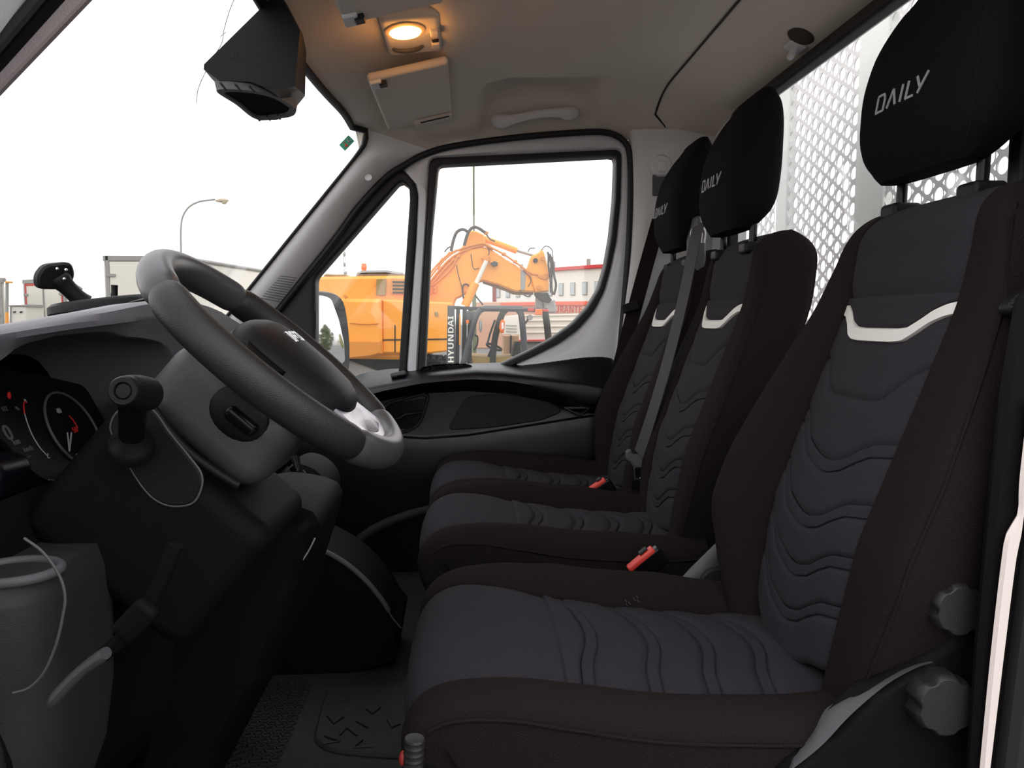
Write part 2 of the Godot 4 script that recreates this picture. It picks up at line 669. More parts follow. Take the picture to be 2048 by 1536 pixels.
	var left := curve(ZV([1258, 262, 1262, 400, 1256, 520, 1240, 640, 1226, 800, 1218, 1000], -0.865), 24)
	rows = []
	for i in 24:
		var a := left[i]
		rows.append(PackedVector3Array([a + Vector3(0, 0, -0.03), a, a + Vector3(0.012, 0, 0.02), a + Vector3(0.05, 0, 0.03), a + Vector3(0.12, 0, 0.03), Vector3(0.80, a.y, -0.82), Vector3(0.80, a.y, -0.9)]))
	mb.loft(rows, true, true)
	var bp := struct("wall_right", mb, mats.trim_grey, "light grey pillar behind the passenger door", 50)
	mb = MB.new()
	var bt := Z(1322, 332, -0.83)
	mb.lathe(Transform3D(Basis(Vector3.RIGHT, PI / 2), bt), PackedVector2Array([Vector2(0.0, 0.012), Vector2(0.03, 0.012), Vector2(0.036, 0.004), Vector2(0.036, -0.01)]), 24)
	mb.rbox(Transform3D(Basis(), bt + Vector3(0.0, -0.005, 0.012)), Vector3(0.03, 0.034, 0.02), 0.006)
	obj("belt_anchor", mb, mats.trim_grey, bp)
	mb = MB.new()
	mb.prism(rounded(ZP([1305, 350, 1345, 348, 1345, 390, 1305, 392], -0.832), 0.006), Transform3D(), -0.842, -0.826, 0.002)
	obj("slot_cover", mb, mats.grey_plastic, bp)

	# driver's side centre pillar: dark trim, white painted edge, rubber
	mb = MB.new()
	mb.prism(ZP([2100, 520, 2040, 600, 2010, 780, 1985, 1000, 1958, 1300, 1938, 1600, 2020, 1600, 2080, 1000, 2200, 600], 0.86), Transform3D(), 0.845, 0.862, 0.006)
	var dp := struct("wall_left", mb, mats.dark_plastic, "dark trimmed pillar at the driver's door opening with a white painted edge")
	mb = MB.new()
	var sa := curve(ZV([2062, 800, 2044, 960, 2040, 1030, 2018, 1068, 2008, 1120, 1985, 1320, 1958, 1600], 0.875), 40)
	var sb := curve(ZV([2085, 800, 2062, 960, 2052, 1040, 2046, 1080, 2036, 1130, 2012, 1320, 1978, 1600], 0.875), 40)
	rows = []
	for i in 40:
		rows.append(PackedVector3Array([sa[i] + Vector3(0.006, 0, -0.012), sa[i] + Vector3(0, 0, -0.004), sa[i] + Vector3(0.003, 0, 0), sb[i] + Vector3(-0.003, 0, 0), sb[i] + Vector3(0, 0, -0.004), sb[i] + Vector3(0, 0, -0.012)]))
	mb.loft(rows, true, true)
	obj("painted_edge", mb, mats.edge_paint, dp)
	mb = MB.new()
	mb.prism(ZP([2090, 800, 2050, 1060, 2038, 1130, 2014, 1320, 1980, 1600, 2060, 1600, 2130, 1000, 2140, 800], 0.86), Transform3D(), 0.84, 0.885, 0.008)
	obj("door_seal", mb, mats.rubber_soft, dp)
	mb = MB.new()
	mb.rbox(Transform3D(Basis(), Vector3(0.75, 1.96, 0.862)), Vector3(0.18, 0.86, 0.05), 0.015)
	obj("upper_panel", mb, mats.trim_grey, dp)
	mb = MB.new()
	mb.rbox(Transform3D(Basis(), Vector3(0.75, 1.24, 0.862)), Vector3(0.18, 0.62, 0.05), 0.015)
	obj("lower_panel", mb, mats.dark_plastic, dp)

	# floor and bulkhead
	mb = MB.new()
	mb.rbox(Transform3D(Basis(), Vector3(-0.15, 0.88, 0)), Vector3(1.95, 0.06, 1.76), 0.01)
	struct("floor", mb, mats.rubber_soft, "dark cab floor")
	mb = MB.new()
	mb.rbox(Transform3D(Basis(), Vector3(-1.1, 1.28, 0)), Vector3(0.06, 0.86, 1.74), 0.01)
	struct("wall_front", mb, mats.rubber_soft, "dark bulkhead in front of the footwell")

func passenger_door() -> void:
	var d := struct_node("door_1", Z(960, 900, -0.9), "passenger door with white window frame and black armrest panel")
	var c_main := flat_of(PackedVector3Array([Z(1035, 520, -0.9)]))[0]
	var rub_out := rounded(ZP([861, 318, 1241, 301, 1239, 400, 1231, 480, 1219, 536, 1206, 583, 1185, 623, 1155, 657, 1115, 686, 1070, 709, 1030, 727, 980, 755, 835, 760, 852, 480], -0.885), 0.02)
	var pane_out := rounded(ZP([878, 333, 1229, 315, 1226, 400, 1218, 475, 1208, 532, 1195, 577, 1172, 615, 1142, 647, 1100, 677, 1055, 701, 1010, 722, 950, 750, 851, 752, 864, 480], -0.905), 0.014)
	var seal := curve(ZV([800, 339, 809, 325, 846, 304, 902, 287, 1015, 271, 1127, 261, 1202, 257, 1242, 266, 1263, 290, 1267, 330, 1267, 400, 1263, 500, 1255, 600, 1246, 700, 1236, 800], -0.88), 60)
	var white_out := flat_of(seal)
	white_out.append_array(ZP([1100, 800, 815, 790, 812, 739, 831, 480, 835, 390, 829, 366], -0.88))
	var mb := MB.new()
	ring(mb, white_out, rub_out, c_main, -0.95, -0.872, 0.03, 240)
	obj("window_frame", mb, mats.white_paint, d, 45)
	mb = MB.new()
	ring(mb, MB.inset_poly(rub_out, -0.004), pane_out, c_main, -0.935, -0.876, 0.016, 240)
	obj("window_rubber", mb, mats.rubber, d, 45)
	# fixed quarter light
	var qc := flat_of(PackedVector3Array([Z(755, 610, -0.9)]))[0]
	var q_in := rounded(ZP([803, 364, 822, 379, 815, 480, 797, 760, 634, 760, 634, 558], -0.905), 0.014)
	var q_out := flat_of(curve(ZV([540, 640, 584, 576, 655, 488, 703, 424, 760, 359, 797, 332], -0.885), 30))
	q_out.append_array(ZP([818, 350, 834, 372, 836, 390, 832, 480, 813, 739, 812, 775, 590, 775, 540, 680], -0.885))
	mb = MB.new()
	ring(mb, q_out, q_in, qc, -0.94, -0.874, 0.014, 200)
	obj("quarter_light_rubber", mb, mats.rubber, d, 45)
	mb = MB.new()
	mb.prism(MB.inset_poly(pane_out, -0.004), Transform3D(), -0.912, -0.908)
	obj("pane", mb, glass("side_glass"), d)
	mb = MB.new()
	mb.prism(MB.inset_poly(q_in, -0.004), Transform3D(), -0.914, -0.910)
	obj("pane", mb, glass("side_glass"), d)
	mb = MB.new()      # maker's mark etched at the foot of the pane
	var tm := text_mesh("IVECO", 0.012, 0.0006)
	mb.add(tm, Transform3D(Basis().scaled(Vector3(1.2, 1, 1)), Z(868, 726, -0.906)))
	obj("etched_mark", mb, mats.rubber, d)
	# seal round the door opening
	mb = MB.new()
	var sp := curve(ZV([520, 664, 560, 616, 600, 566, 667, 483, 715, 417, 771, 356, 809, 331, 846, 310, 902, 293, 1015, 277, 1127, 267, 1202, 264, 1236, 273, 1256, 294, 1261, 330, 1261, 400, 1257, 500, 1249, 600, 1240, 700, 1230, 800], -0.862), 120)
	var rr := PackedFloat32Array()
	for i in 120: rr.append(0.0105)
	mb.tube(sp, rr, 8)
	obj("opening_seal", mb, mats.rubber, d, 60)

	# armrest panel: columns of a section that runs from the ledge down to the pocket
	mb = MB.new()
	var rows := []
	var top_t := [660, 776, 700, 756, 730, 745, 776, 738, 850, 735, 940, 727, 1000, 725, 1040, 727, 1080, 718, 1120, 709, 1160, 700, 1200, 694, 1222, 697, 1234, 716, 1250, 760]
	var led_t := [660, 800, 700, 778, 740, 775, 790, 765, 839, 755, 884, 748, 952, 742, 1006, 744, 1062, 750, 1119, 757, 1170, 762, 1240, 775]
	var rol_t := [660, 840, 700, 815, 740, 796, 765, 786, 839, 772, 935, 766, 1020, 772, 1105, 791, 1162, 808, 1240, 822]
	var poc_t := [660, 872, 782, 870, 850, 874, 935, 868, 1048, 850, 1162, 832, 1240, 822]
	for i in 84:
		var a := lerpf(500, 1250, i / 83.0)
		var e := clampf((a - 655) / 60.0, 0.2, 1)
		var t := soft(a, top_t)
		var l := maxf(soft(a, led_t), t + 6)
		var r := soft(a, rol_t)
		var p := soft(a, poc_t)
		var zl := lerpf(-0.86, -0.795, e)
		var pts := PackedVector3Array([
			Z(a, t + 10, -0.93), Z(a, t, -0.9), Z(a, t + 0.5 * (l - t), lerpf(-0.9, zl, 0.5)), Z(a, l - 2, zl - 0.012), Z(a, l + 4, zl), Z(a, l + 10, zl + 0.006),
			Z(a, (l + r) / 2 + 4, zl + 0.008), Z(a, r - 4, zl + 0.002), Z(a, r + 1, zl - 0.02), Z(a, r + 8, -0.855), Z(a, r + 16, -0.868), Z(a, (r + p) / 2 + 4, -0.872), Z(a, p - 4, -0.868)])
		var lower := PackedVector3Array([Z(a, p, -0.866), Z(a, p + 1, -0.835), Z(a, p + 5, -0.824), Z(a, p + 30, -0.815), Z(a, p + 90, -0.82), Z(a, p + 200, -0.84), Z(a, p + 420, -0.86), Z(a, p + 420, -0.93)])
		pts.append_array(lower)
		rows.append(pts)
	mb.loft(rows, true, true)
	var card := obj("armrest_panel", mb, mats.navy_plastic, d, 32)
	mb = MB.new()           # dark tray sunk in the ledge
	var tray := curve(ZV([846, 737, 880, 731, 930, 730, 946, 736, 935, 741, 890, 744, 842, 750], -0.86), 40, true)
	mb.loft([_lift(tray, 0.0), _lift(tray, 0.004), _shrink(_lift(tray, 0.004), 0.93), _shrink(_lift(tray, -0.02), 0.9)], true, true)
	obj("tray", mb, mats.gloss_black, card)
	mb = MB.new()
	var sw := frame_of(Z(797, 749, -0.838), Z(812, 746, -0.838) - Z(782, 752, -0.838), Vector3(0, 0.3, 1))
	mb.rbox(sw * Transform3D(Basis(Vector3.RIGHT, PI / 2), Vector3.ZERO), Vector3(0.05, 0.014, 0.03), 0.004)
	obj("window_switch", mb, mats.grey_plastic, card)
	mb = MB.new()
	mb.rbox(sw * Transform3D(Basis(Vector3.RIGHT, PI / 2), Vector3(-0.012, 0.004, 0.007)), Vector3(0.02, 0.006, 0.012), 0.002)
	obj("switch_hollow", mb, mats.gloss_black, card)
	# inner release handle in its cup
	mb = MB.new()
	var cup := rounded(ZP([766, 806, 850, 784, 861, 792, 842, 852, 806, 870, 770, 866, 756, 840], -0.862), 0.03)
	var cup_in := rounded(ZP([774, 811, 846, 791, 853, 796, 836, 848, 804, 863, 775, 859, 765, 838], -0.862), 0.028)
	ring(mb, cup, cup_in, flat_of(PackedVector3Array([Z(808, 828, -0.862)]))[0], -0.875, -0.858, 0.006, 90)
	var hd := obj("release_handle", mb, mats.black_plastic, d)
	mb = MB.new()
	mb.prism(cup_in, Transform3D(), -0.88, -0.869)
	obj("cup_floor", mb, mats.gloss_black, hd)
	mb = MB.new()
	var lv := curve(ZV([764, 837, 780, 838, 800, 836, 812, 829, 842, 825], -0.850), 24)
	mb.tube(lv, [0.006, 0.0065, 0.007, 0.007, 0.007, 0.007, 0.007, 0.007, 0.007, 0.008, 0.008, 0.009, 0.01, 0.01, 0.01, 0.01, 0.009, 0.009, 0.008, 0.008, 0.007, 0.007, 0.006, 0.005], 10, false, 0.7)
	obj("lever", mb, mats.black_plastic, hd, 60)
	mb = MB.new()           # loudspeaker field and end of the pull pocket
	mb.prism(rounded(ZP([930, 793, 1000, 786, 1090, 800, 1130, 822, 1080, 842, 980, 856, 893, 861], -0.87), 0.03), Transform3D(), -0.88, -0.864, 0.004)
	obj("speaker_field", mb, mats.rubber_soft, d)
	mb = MB.new()
	mb.prism(rounded(ZP([1126, 815, 1184, 814, 1160, 832], -0.84), 0.01), Transform3D(), -0.88, -0.838, 0.004)
	obj("pocket_end", mb, mats.grey_plastic, d)
	# outer skin below the window
	mb = MB.new()
	mb.prism(ZP([530, 690, 640, 765, 1010, 760, 1240, 720, 1240, 1330, 560, 1330], -0.97), Transform3D(), -1.0, -0.94, 0.01)
	obj("outer_skin", mb, mats.white_paint, d)

	# outside mirror
	var m := thing("door_mirror", Z(660, 690, -1.1), "black outside mirror seen through the passenger door's quarter light", "mirror")
	var pivot := Z(662, 664, -1.08)
	var turn := Basis(Vector3.UP, deg_to_rad(56.0)) * Basis(Vector3.RIGHT, deg_to_rad(-1.0))
	var place := Transform3D(turn * Basis().scaled(Vector3(1.46, 1, 1)), pivot)
	var sil := curve(ZV([600, 588, 640, 583, 668, 587, 683, 604, 691, 650, 694, 700, 691, 746, 676, 753, 610, 754, 598, 680], -1.08), 60, true)
	var local := PackedVector3Array()
	for q in sil: local.append(q - pivot)
	var rows2 := []
	for e in [[0.9, 0.013], [0.955, 0.014], [0.985, 0.008], [1.0, 0.0], [0.97, -0.05], [0.8, -0.09], [0.5, -0.10]]:
		var row := PackedVector3Array()
		for q in local: row.append(place * Vector3(q.x * e[0], q.y * e[0], e[1]))
		rows2.append(row)
	mb = MB.new()
	mb.loft(rows2, true, true)
	mb.tube(PackedVector3Array([pivot + Vector3(-0.03, -0.08, -0.02), pivot + Vector3(-0.05, -0.10, 0.08), pivot + Vector3(-0.05, -0.12, 0.16)]), 0.022, 10)
	obj("housing", mb, mats.rubber, m, 50)
	mb = MB.new()
	var gl := rounded(ZP([604, 594, 640, 592, 656, 597, 671, 640, 681, 690, 682, 722, 677, 728, 604, 732], -1.08), 0.015)
	var flat := PackedVector2Array()
	for q in gl: flat.append(q - Vector2(pivot.x, pivot.y))
	mb.prism(flat, place, 0.014, 0.018, 0.001)
	obj("mirror_glass", mb, plain("mirror", g8(235, 238, 240), 0.02, 1.0), m)

func _lift(l: PackedVector3Array, y: float) -> PackedVector3Array:
	var o := PackedVector3Array()
	for q in l: o.append(q + Vector3(0, y, 0))
	return o

func _shrink(l: PackedVector3Array, s: float) -> PackedVector3Array:
	var c := Vector3.ZERO
	for q in l: c += q / l.size()
	return _toward(l, c, s, 0.0)

func _toward(l: PackedVector3Array, c: Vector3, s: float, dz: float) -> PackedVector3Array:
	var o := PackedVector3Array()
	for q in l: o.append(c + (q - c) * s + Vector3(0, 0, dz))
	return o

# ---------------------------------------------------------------- seats
const BRACKET := [-1.0, 1.0, -0.86, 0.93, -0.72, 0.62, -0.6, 0.2, -0.48, 0.04, -0.3, 0.0, 0.3, 0.0, 0.48, 0.06, 0.62, 0.35, 0.76, 0.7, 0.9, 0.92, 1.0, 1.0]
const CHEVRON := [-1.0, 1.0, -0.85, 0.9, -0.66, 0.55, -0.52, 0.28, -0.3, 0.12, -0.08, 0.0, 0.08, 0.0, 0.3, 0.14, 0.5, 0.42, 0.68, 0.62, 1.0, 0.74]

func back_x(y: float) -> float:
	return soft(y, [1.22, 0.47, 1.33, 0.484, 1.45, 0.506, 1.6, 0.562, 1.775, 0.628, 1.86, 0.643, 1.95, 0.65])
func back_wi(y: float) -> float:
	return soft(y, [1.22, 0.125, 1.33, 0.138, 1.45, 0.144, 1.6, 0.147, 1.78, 0.15, 1.88, 0.154, 1.95, 0.13])
func back_wo(y: float) -> float:
	return soft(y, [1.22, 0.19, 1.32, 0.225, 1.42, 0.252, 1.55, 0.258, 1.68, 0.245, 1.78, 0.226, 1.86, 0.212, 1.905, 0.2, 1.93, 0.18, 1.95, 0.17])
func back_b(y: float) -> float:
	return soft(y, [1.22, 0.02, 1.32, 0.05, 1.42, 0.078, 1.52, 0.076, 1.62, 0.058, 1.72, 0.036, 1.8, 0.02, 1.88, 0.0, 1.95, 0.0])

# height and setback of slice t: straight up to 1.865, then over the shoulder
func back_slice(t: float) -> Vector2:
	if t < 0.8: return Vector2(lerpf(1.22, 1.865, t / 0.8), 0.0)
	var a := (t - 0.8) / 0.2 * PI / 2
	return Vector2(1.865 + 0.065 * sin(a), 0.065 * (1 - cos(a)))

func make_backrest(root: Node3D, z0: float, wide: float, off: Vector3, far_b: float, near_b: float) -> void:
	var deepness := 0.13
	# side bolsters
	for s in [-1, 1]:
		var mb := MB.new()
		var rows := []
		for i in 61:
			var q := back_slice(i / 60.0)
			var x := back_x(q.x) + q.y
			var xr := back_x(q.x) + deepness - q.y
			var wi := back_wi(q.x) * wide
			var wo := maxf(back_wo(q.x) * wide, wi + 0.004)
			var w := wo - wi
			var b := back_b(q.x) * (near_b if s == 1 else far_b)
			var sec := PackedVector3Array([
				Vector3(x + 0.012, q.x, wi - 0.004), Vector3(x - 0.001, q.x, wi), Vector3(x - b * 0.6 - 0.002, q.x, wi + 0.2 * w), Vector3(x - b - 0.002, q.x, wi + 0.52 * w), Vector3(x - b * 0.85, q.x, wi + 0.82 * w),
				Vector3(x - b * 0.45 + 0.012, q.x, wi + 0.985 * w), Vector3(lerpf(x, xr, 0.4), q.x, wo + 0.004), Vector3(lerpf(x, xr, 0.8), q.x, wo), Vector3(xr, q.x, wo - 0.02)])
			var row := PackedVector3Array()
			for p in curve(sec, 26): row.append(Vector3(p.x, p.y, z0 + p.z * s) + off)
			rows.append(row)
		mb.loft(rows)
		obj("bolster", mb, mats.fabric_black, root, 60)
	var side_seam := MB.new()
	var sp := PackedVector3Array()
	for i in 40:
		var q := back_slice(0.06 + i * 0.0205)
		var wi := back_wi(q.x) * wide
		var w := maxf(back_wo(q.x) * wide - wi, 0.004)
		sp.append(Vector3(back_x(q.x) + q.y - back_b(q.x) * near_b * 0.45 + 0.010, q.x, z0 + wi + 0.985 * w) + off)
	side_seam.tube(sp, 0.0022, 6)
	obj("piping", side_seam, mats.fabric_black, root, 60)
	# rear cover
	var mb := MB.new()
	var rows := []
	for i in 41:
		var q := back_slice(i / 40.0)
		var xr := back_x(q.x) + deepness - q.y
		var wo := back_wo(q.x) * wide - 0.018
		var row := PackedVector3Array()
		for j in 9: row.append(Vector3(xr + 0.01 * (1 - pow(j / 4.0 - 1, 2)) * (1 - i / 40.0), q.x, z0 + lerpf(-wo, wo, j / 8.0)) + off)
		rows.append(row)
	mb.loft(rows)
	obj("rear_cover", mb, mats.dark_plastic, root, 60)
	# head panel above the straight seam
	mb = MB.new()
	rows = []
	var t0 := (1.787 - 1.22) / (1.865 - 1.22) * 0.8
	for i in 31:
		var f := i / 30.0
		var q := back_slice(lerpf(t0, 1.0, f))
		var puff := 0.007 * (1 - pow(absf(1 - minf(f * 5.0, 1.0)), 3.0)) - 0.003
		rows.append(insert_row(q.x, back_x(q.x) + q.y - puff * (1.0 - smoothstep(0.6, 1.0, f)), back_wi(q.x) * wide, z0, off))
	mb.loft(rows)
	obj("head_panel", mb, mats.fabric_insert, root, 60)
	# quilted panels, the pale strip among them: [middle height, rise at the sides, outline]
	var cuts := [[1.787, 0.0, BRACKET], [1.738, 0.038, BRACKET], [1.717, 0.040, BRACKET], [1.633, 0.054, BRACKET], [1.540, 0.060, CHEVRON], [1.522, 0.060, CHEVRON],
		[1.456, 0.062, CHEVRON], [1.438, 0.062, CHEVRON], [1.381, 0.066, CHEVRON], [1.364, 0.066, CHEVRON], [1.312, 0.066, CHEVRON], [1.295, 0.066, CHEVRON], [1.23, 0.05, CHEVRON]]
	for k in cuts.size() - 1:
		mb = MB.new()
		rows = []
		var strip: bool = k == 1
		var thin: bool = k in [4, 6, 8, 10]
		for i in 13:
			var f := i / 12.0
			var rise := 0.0034 * (1 - pow(absf(2 * f - 1), 6.0)) - (0.0024 if i in [0, 12] else 0.0)
			if strip: rise = 0.004 if i > 0 and i < 12 else -0.002
			if thin: rise *= 0.5
			var row := PackedVector3Array()
			for j in 57:
				var u := j / 28.0 - 1.0
				var y := lerpf(cuts[k][0] + cuts[k][1] * soft(u, cuts[k][2]), cuts[k + 1][0] + cuts[k + 1][1] * soft(u, cuts[k + 1][2]), f)
				var wi := back_wi(y) * wide
				row.append(Vector3(back_x(y) - rise - 0.008 * (1 - u * u) + 0.006 * pow(absf(u), 8.0), y, z0 + u * wi) + off)
			rows.append(row)
		mb.loft(rows)
		var part := obj("reflective_strip" if strip else "quilted_panel", mb, mats.fabric_strip if strip else mats.fabric_insert, root, 50)
		if strip: part.set_meta("label", "pale reflective strip across the backrest")

func insert_row(y: float, x: float, wi: float, z0: float, off: Vector3) -> PackedVector3Array:
	var row := PackedVector3Array()
	for j in 29:
		var u := j / 14.0 - 1.0
		row.append(Vector3(x - 0.008 * (1 - u * u) + 0.006 * pow(absf(u), 8.0), y, z0 + u * wi) + off)
	return row

# centre line of the cushion from under its nose to the back
var cushion_line := PackedVector3Array()
func cushion_at(s: float) -> Array:        # [point, outward direction]
	if cushion_line.is_empty():
		cushion_line = curve(PackedVector3Array([Vector3(-0.035, 1.10, 0), Vector3(-0.07, 1.17, 0), Vector3(-0.082, 1.22, 0), Vector3(-0.066, 1.262, 0), Vector3(-0.022, 1.284, 0), Vector3(0.05, 1.283, 0), Vector3(0.128, 1.268, 0), Vector3(0.25, 1.247, 0), Vector3(0.4, 1.236, 0), Vector3(0.53, 1.238, 0)]), 201)
	var f := clampf(s, 0, 1) * 200.0
	var i := mini(int(f), 199)
	var p := cushion_line[i].lerp(cushion_line[i + 1], f - i)
	var t := (cushion_line[mini(i + 3, 200)] - cushion_line[maxi(i - 2, 0)]).normalized()
	return [p, Vector3(-t.y, t.x, 0)]

func cushion_s(x: float) -> float:         # where the top of the cushion reaches x
	for i in range(70, 200):
		if cushion_line[i].x >= x: return i / 200.0
	return 1.0

func make_cushion(root: Node3D, z0: float, wide: float, off: Vector3, near_rise: float) -> void:
	cushion_at(0)
	var wi_of := func(s: float) -> float: return wide * lut(s, [0.0, 0.17, 0.3, 0.185, 0.45, 0.172, 0.7, 0.165, 1.0, 0.14])
	for s in [-1, 1]:
		var mb := MB.new()
		var pipe := PackedVector3Array()
		var rows := []
		for i in 61:
			var t := i / 60.0
			var at := cushion_at(t)
			var c: Vector3 = at[0]
			var n: Vector3 = at[1]
			var wi: float = wi_of.call(t)
			var wo := wide * lut(t, [0.0, 0.225, 0.12, 0.245, 0.3, 0.256, 0.6, 0.258, 0.9, 0.25, 1.0, 0.235])
			var w := wo - wi
			var b := soft(t, [0.0, 0.0, 0.2, 0.004, 0.32, 0.016, 0.5, 0.042, 0.75, 0.05, 0.92, 0.035, 1.0, 0.025]) * (near_rise if s == 1 else 1.0)
			var sec := PackedVector3Array()
			for e in [[-0.012, -0.003, 0.0], [0.0, 0.0, 0.0], [b * 0.65 + 0.003, 0.22, 0.0], [b + 0.003, 0.5, 0.0], [b * 0.7, 0.8, 0.0], [b * 0.2 - 0.012, 0.97, 0.0], [-0.04, 1.0, 0.0], [-0.085, 0.985, 0.0], [-0.13, 0.93, 0.0]]:
				var q: Vector3 = c + n * e[0]
				sec.append(Vector3(q.x, q.y, wi + w * e[1]))
			var row := PackedVector3Array()
			for p in curve(sec, 26): row.append(Vector3(p.x, p.y, z0 + p.z * s) + off)
			rows.append(row)
			var q2: Vector3 = c + n * (b * 0.2 - 0.018)
			if i > 13: pipe.append(Vector3(q2.x, q2.y, z0 + (wi + w * 1.0) * s) + off)
		mb.loft(rows)
		var bol := obj("bolster", mb, mats.fabric_black, root, 60)
		mb = MB.new()
		mb.tube(pipe, 0.0028, 6)
		obj("piping", mb, mats.fabric_black, bol, 60)
	var mb := MB.new()
	var rows := []
	var s1 := cushion_s(0.128)
	for i in 31:
		var f := i / 30.0
		var s := f * s1
		var at := cushion_at(s)
		var wi: float = wi_of.call(s)
		var row := PackedVector3Array()
		for j in 29:
			var u := j / 14.0 - 1.0
			row.append(at[0] + at[1] * (0.012 * (1 - u * u) * smoothstep(0.1, 0.6, f) + 0.004 * (1 - pow(f, 12.0)) - 0.006 * pow(absf(u), 8.0)) + Vector3(0, 0, z0 + u * wi) + off)
		rows.append(row)
	mb.loft(rows)
	obj("nose_panel", mb, mats.fabric_insert, root, 60)
	var cuts := [[0.128, 0.0], [0.176, 0.034], [0.196, 0.036], [0.272, 0.038], [0.292, 0.038], [0.356, 0.04], [0.376, 0.04], [0.436, 0.04], [0.455, 0.04], [0.53, 0.02]]
	for k in cuts.size() - 1:
		mb = MB.new()
		rows = []
		var thin: bool = k in [1, 3, 5, 7]
		for i in 11:
			var f := i / 10.0
			var rise := (0.005 if not thin else 0.002) * (1 - pow(absf(2 * f - 1), 5.0)) - (0.0025 if i in [0, 10] else 0.0)
			var row := PackedVector3Array()
			for j in 49:
				var u := j / 24.0 - 1.0
				var x := lerpf(cuts[k][0] - cuts[k][1] * soft(u, CHEVRON), cuts[k + 1][0] - cuts[k + 1][1] * soft(u, CHEVRON), f)
				var s := cushion_s(x)
				var at := cushion_at(s)
				var y: float = soft(x, [0.09, 1.275, 0.128, 1.268, 0.25, 1.247, 0.4, 1.236, 0.53, 1.238])
				var wi: float = wi_of.call(s)
				row.append(Vector3(x, y + rise + 0.012 * (1 - u * u) - 0.006 * pow(absf(u), 8.0), z0 + u * wi) + off)
			rows.append(row)
		mb.loft(rows)
		obj("quilted_panel", mb, mats.fabric_insert, root, 50)

func rest_front(y: float) -> float:
	return soft(y, [1.97, 0.672, 1.995, 0.652, 2.04, 0.641, 2.12, 0.645, 2.18, 0.662, 2.24, 0.698, 2.275, 0.732])
func rest_rear(y: float) -> float:
	return soft(y, [1.97, 0.705, 1.99, 0.742, 2.03, 0.764, 2.1, 0.772, 2.2, 0.775, 2.25, 0.77, 2.275, 0.755])
func rest_half(y: float) -> float:
	return soft(y, [1.97, 0.095, 1.985, 0.128, 2.015, 0.148, 2.05, 0.156, 2.12, 0.157, 2.19, 0.150, 2.24, 0.135, 2.262, 0.118, 2.28, 0.085])

func rest_point(y: float, a: float) -> Vector3:
	var f := rest_front(y)
	var r := rest_rear(y)
	var n := 2.0 / 3.4
	var c := cos(a)
	var s := sin(a)
	return Vector3((f + r) / 2 - (r - f) / 2 * signf(c) * pow(absf(c), n), y, rest_half(y) * signf(s) * pow(absf(s), n))

func rest_face(y: float, z: float) -> float:
	var w := clampf(absf(z) / rest_half(y), 0, 0.999)
	var h := (rest_rear(y) - rest_front(y)) / 2
	return rest_front(y) + h - h * pow(1 - pow(w, 3.4), 1 / 3.4)

func make_headrest(root: Node3D, z0: float, wide: float, off: Vector3) -> void:
	var o := Vector3(off.x, off.y, z0)
	var mb := MB.new()
	var rows := []
	for i in 37:
		var y := lerpf(1.972, 2.278, 0.5 - 0.5 * cos(PI * i / 36.0))
		var row := PackedVector3Array()
		for j in 56: row.append(rest_point(y, TAU * j / 56) * Vector3(1, 1, wide) + o)
		rows.append(row)
	mb.loft(rows, true, true)
	var pad := obj("headrest", mb, mats.fabric_headrest, root, 60)
	mb = MB.new()      # the sewn seam where front and side meet
	for s in [1]:
		var path := PackedVector3Array()
		for i in 30: path.append(rest_point(lerpf(1.985, 2.255, i / 29.0), s * 0.95) * Vector3(1, 1, wide) + o)
		mb.tube(path, 0.0011, 5)
	obj("seam", mb, mats.fabric_black, pad)
	mb = MB.new()
	var letters := [[[0.0, 0.0, 0.22, 1.0, 0.86, 1.0, 0.95, 0.72, 0.78, 0.0, 0.0, 0.0]], [[0.0, 0.0, 0.62, 1.0, 0.82, 0.0]], [[0.25, 0.0, 0.5, 1.0]], [[0.3, 1.0, 0.05, 0.0, 0.72, 0.0]], [[0.1, 1.0, 0.36, 0.35], [1.05, 1.0, 0.2, 0.0]]]
	var starts := [0.0, 1.2, 2.25, 3.0, 3.95]
	for k in 5:
		for stroke in letters[k]:
			for i in range(0, stroke.size() - 2, 2):
				var a := Vector2((starts[k] + stroke[i] - 2.5) * 0.0275, stroke[i + 1] * 0.024)
				var b := Vector2((starts[k] + stroke[i + 2] - 2.5) * 0.0275, stroke[i + 3] * 0.024)
				var side := (b - a).normalized().orthogonal() * 0.0018
				var rws := []
				for e in 4:
					var m := a.lerp(b, e / 3.0)
					var row := PackedVector3Array()
					for q in [m + side, m - side]: row.append(Vector3(rest_face(2.075 + q.y, q.x / wide) - 0.0016, 2.075 + q.y, q.x) + o)
					for q in [m - side, m + side]: row.append(Vector3(rest_face(2.075 + q.y, q.x / wide) + 0.002, 2.075 + q.y, q.x) + o)
					rws.append(row)
				mb.loft(rws, true, true)
	obj("lettering", mb, mats.print_white, pad)
	for s in [-1, 1]:
		mb = MB.new()
		mb.tube(PackedVector3Array([Vector3(0.706, 1.86, 0.1 * s) + o, Vector3(0.71, 2.02, 0.1 * s) + o]), 0.0085, 14)
		var post := obj("headrest_post", mb, mats.gloss_black, root, 60)
		mb = MB.new()
		mb.rbox(Transform3D(Basis(), Vector3(0.708, 1.928, 0.1 * s) + o), Vector3(0.05, 0.026, 0.046), 0.008)
		obj("collar", mb, mats.black_plastic, post)

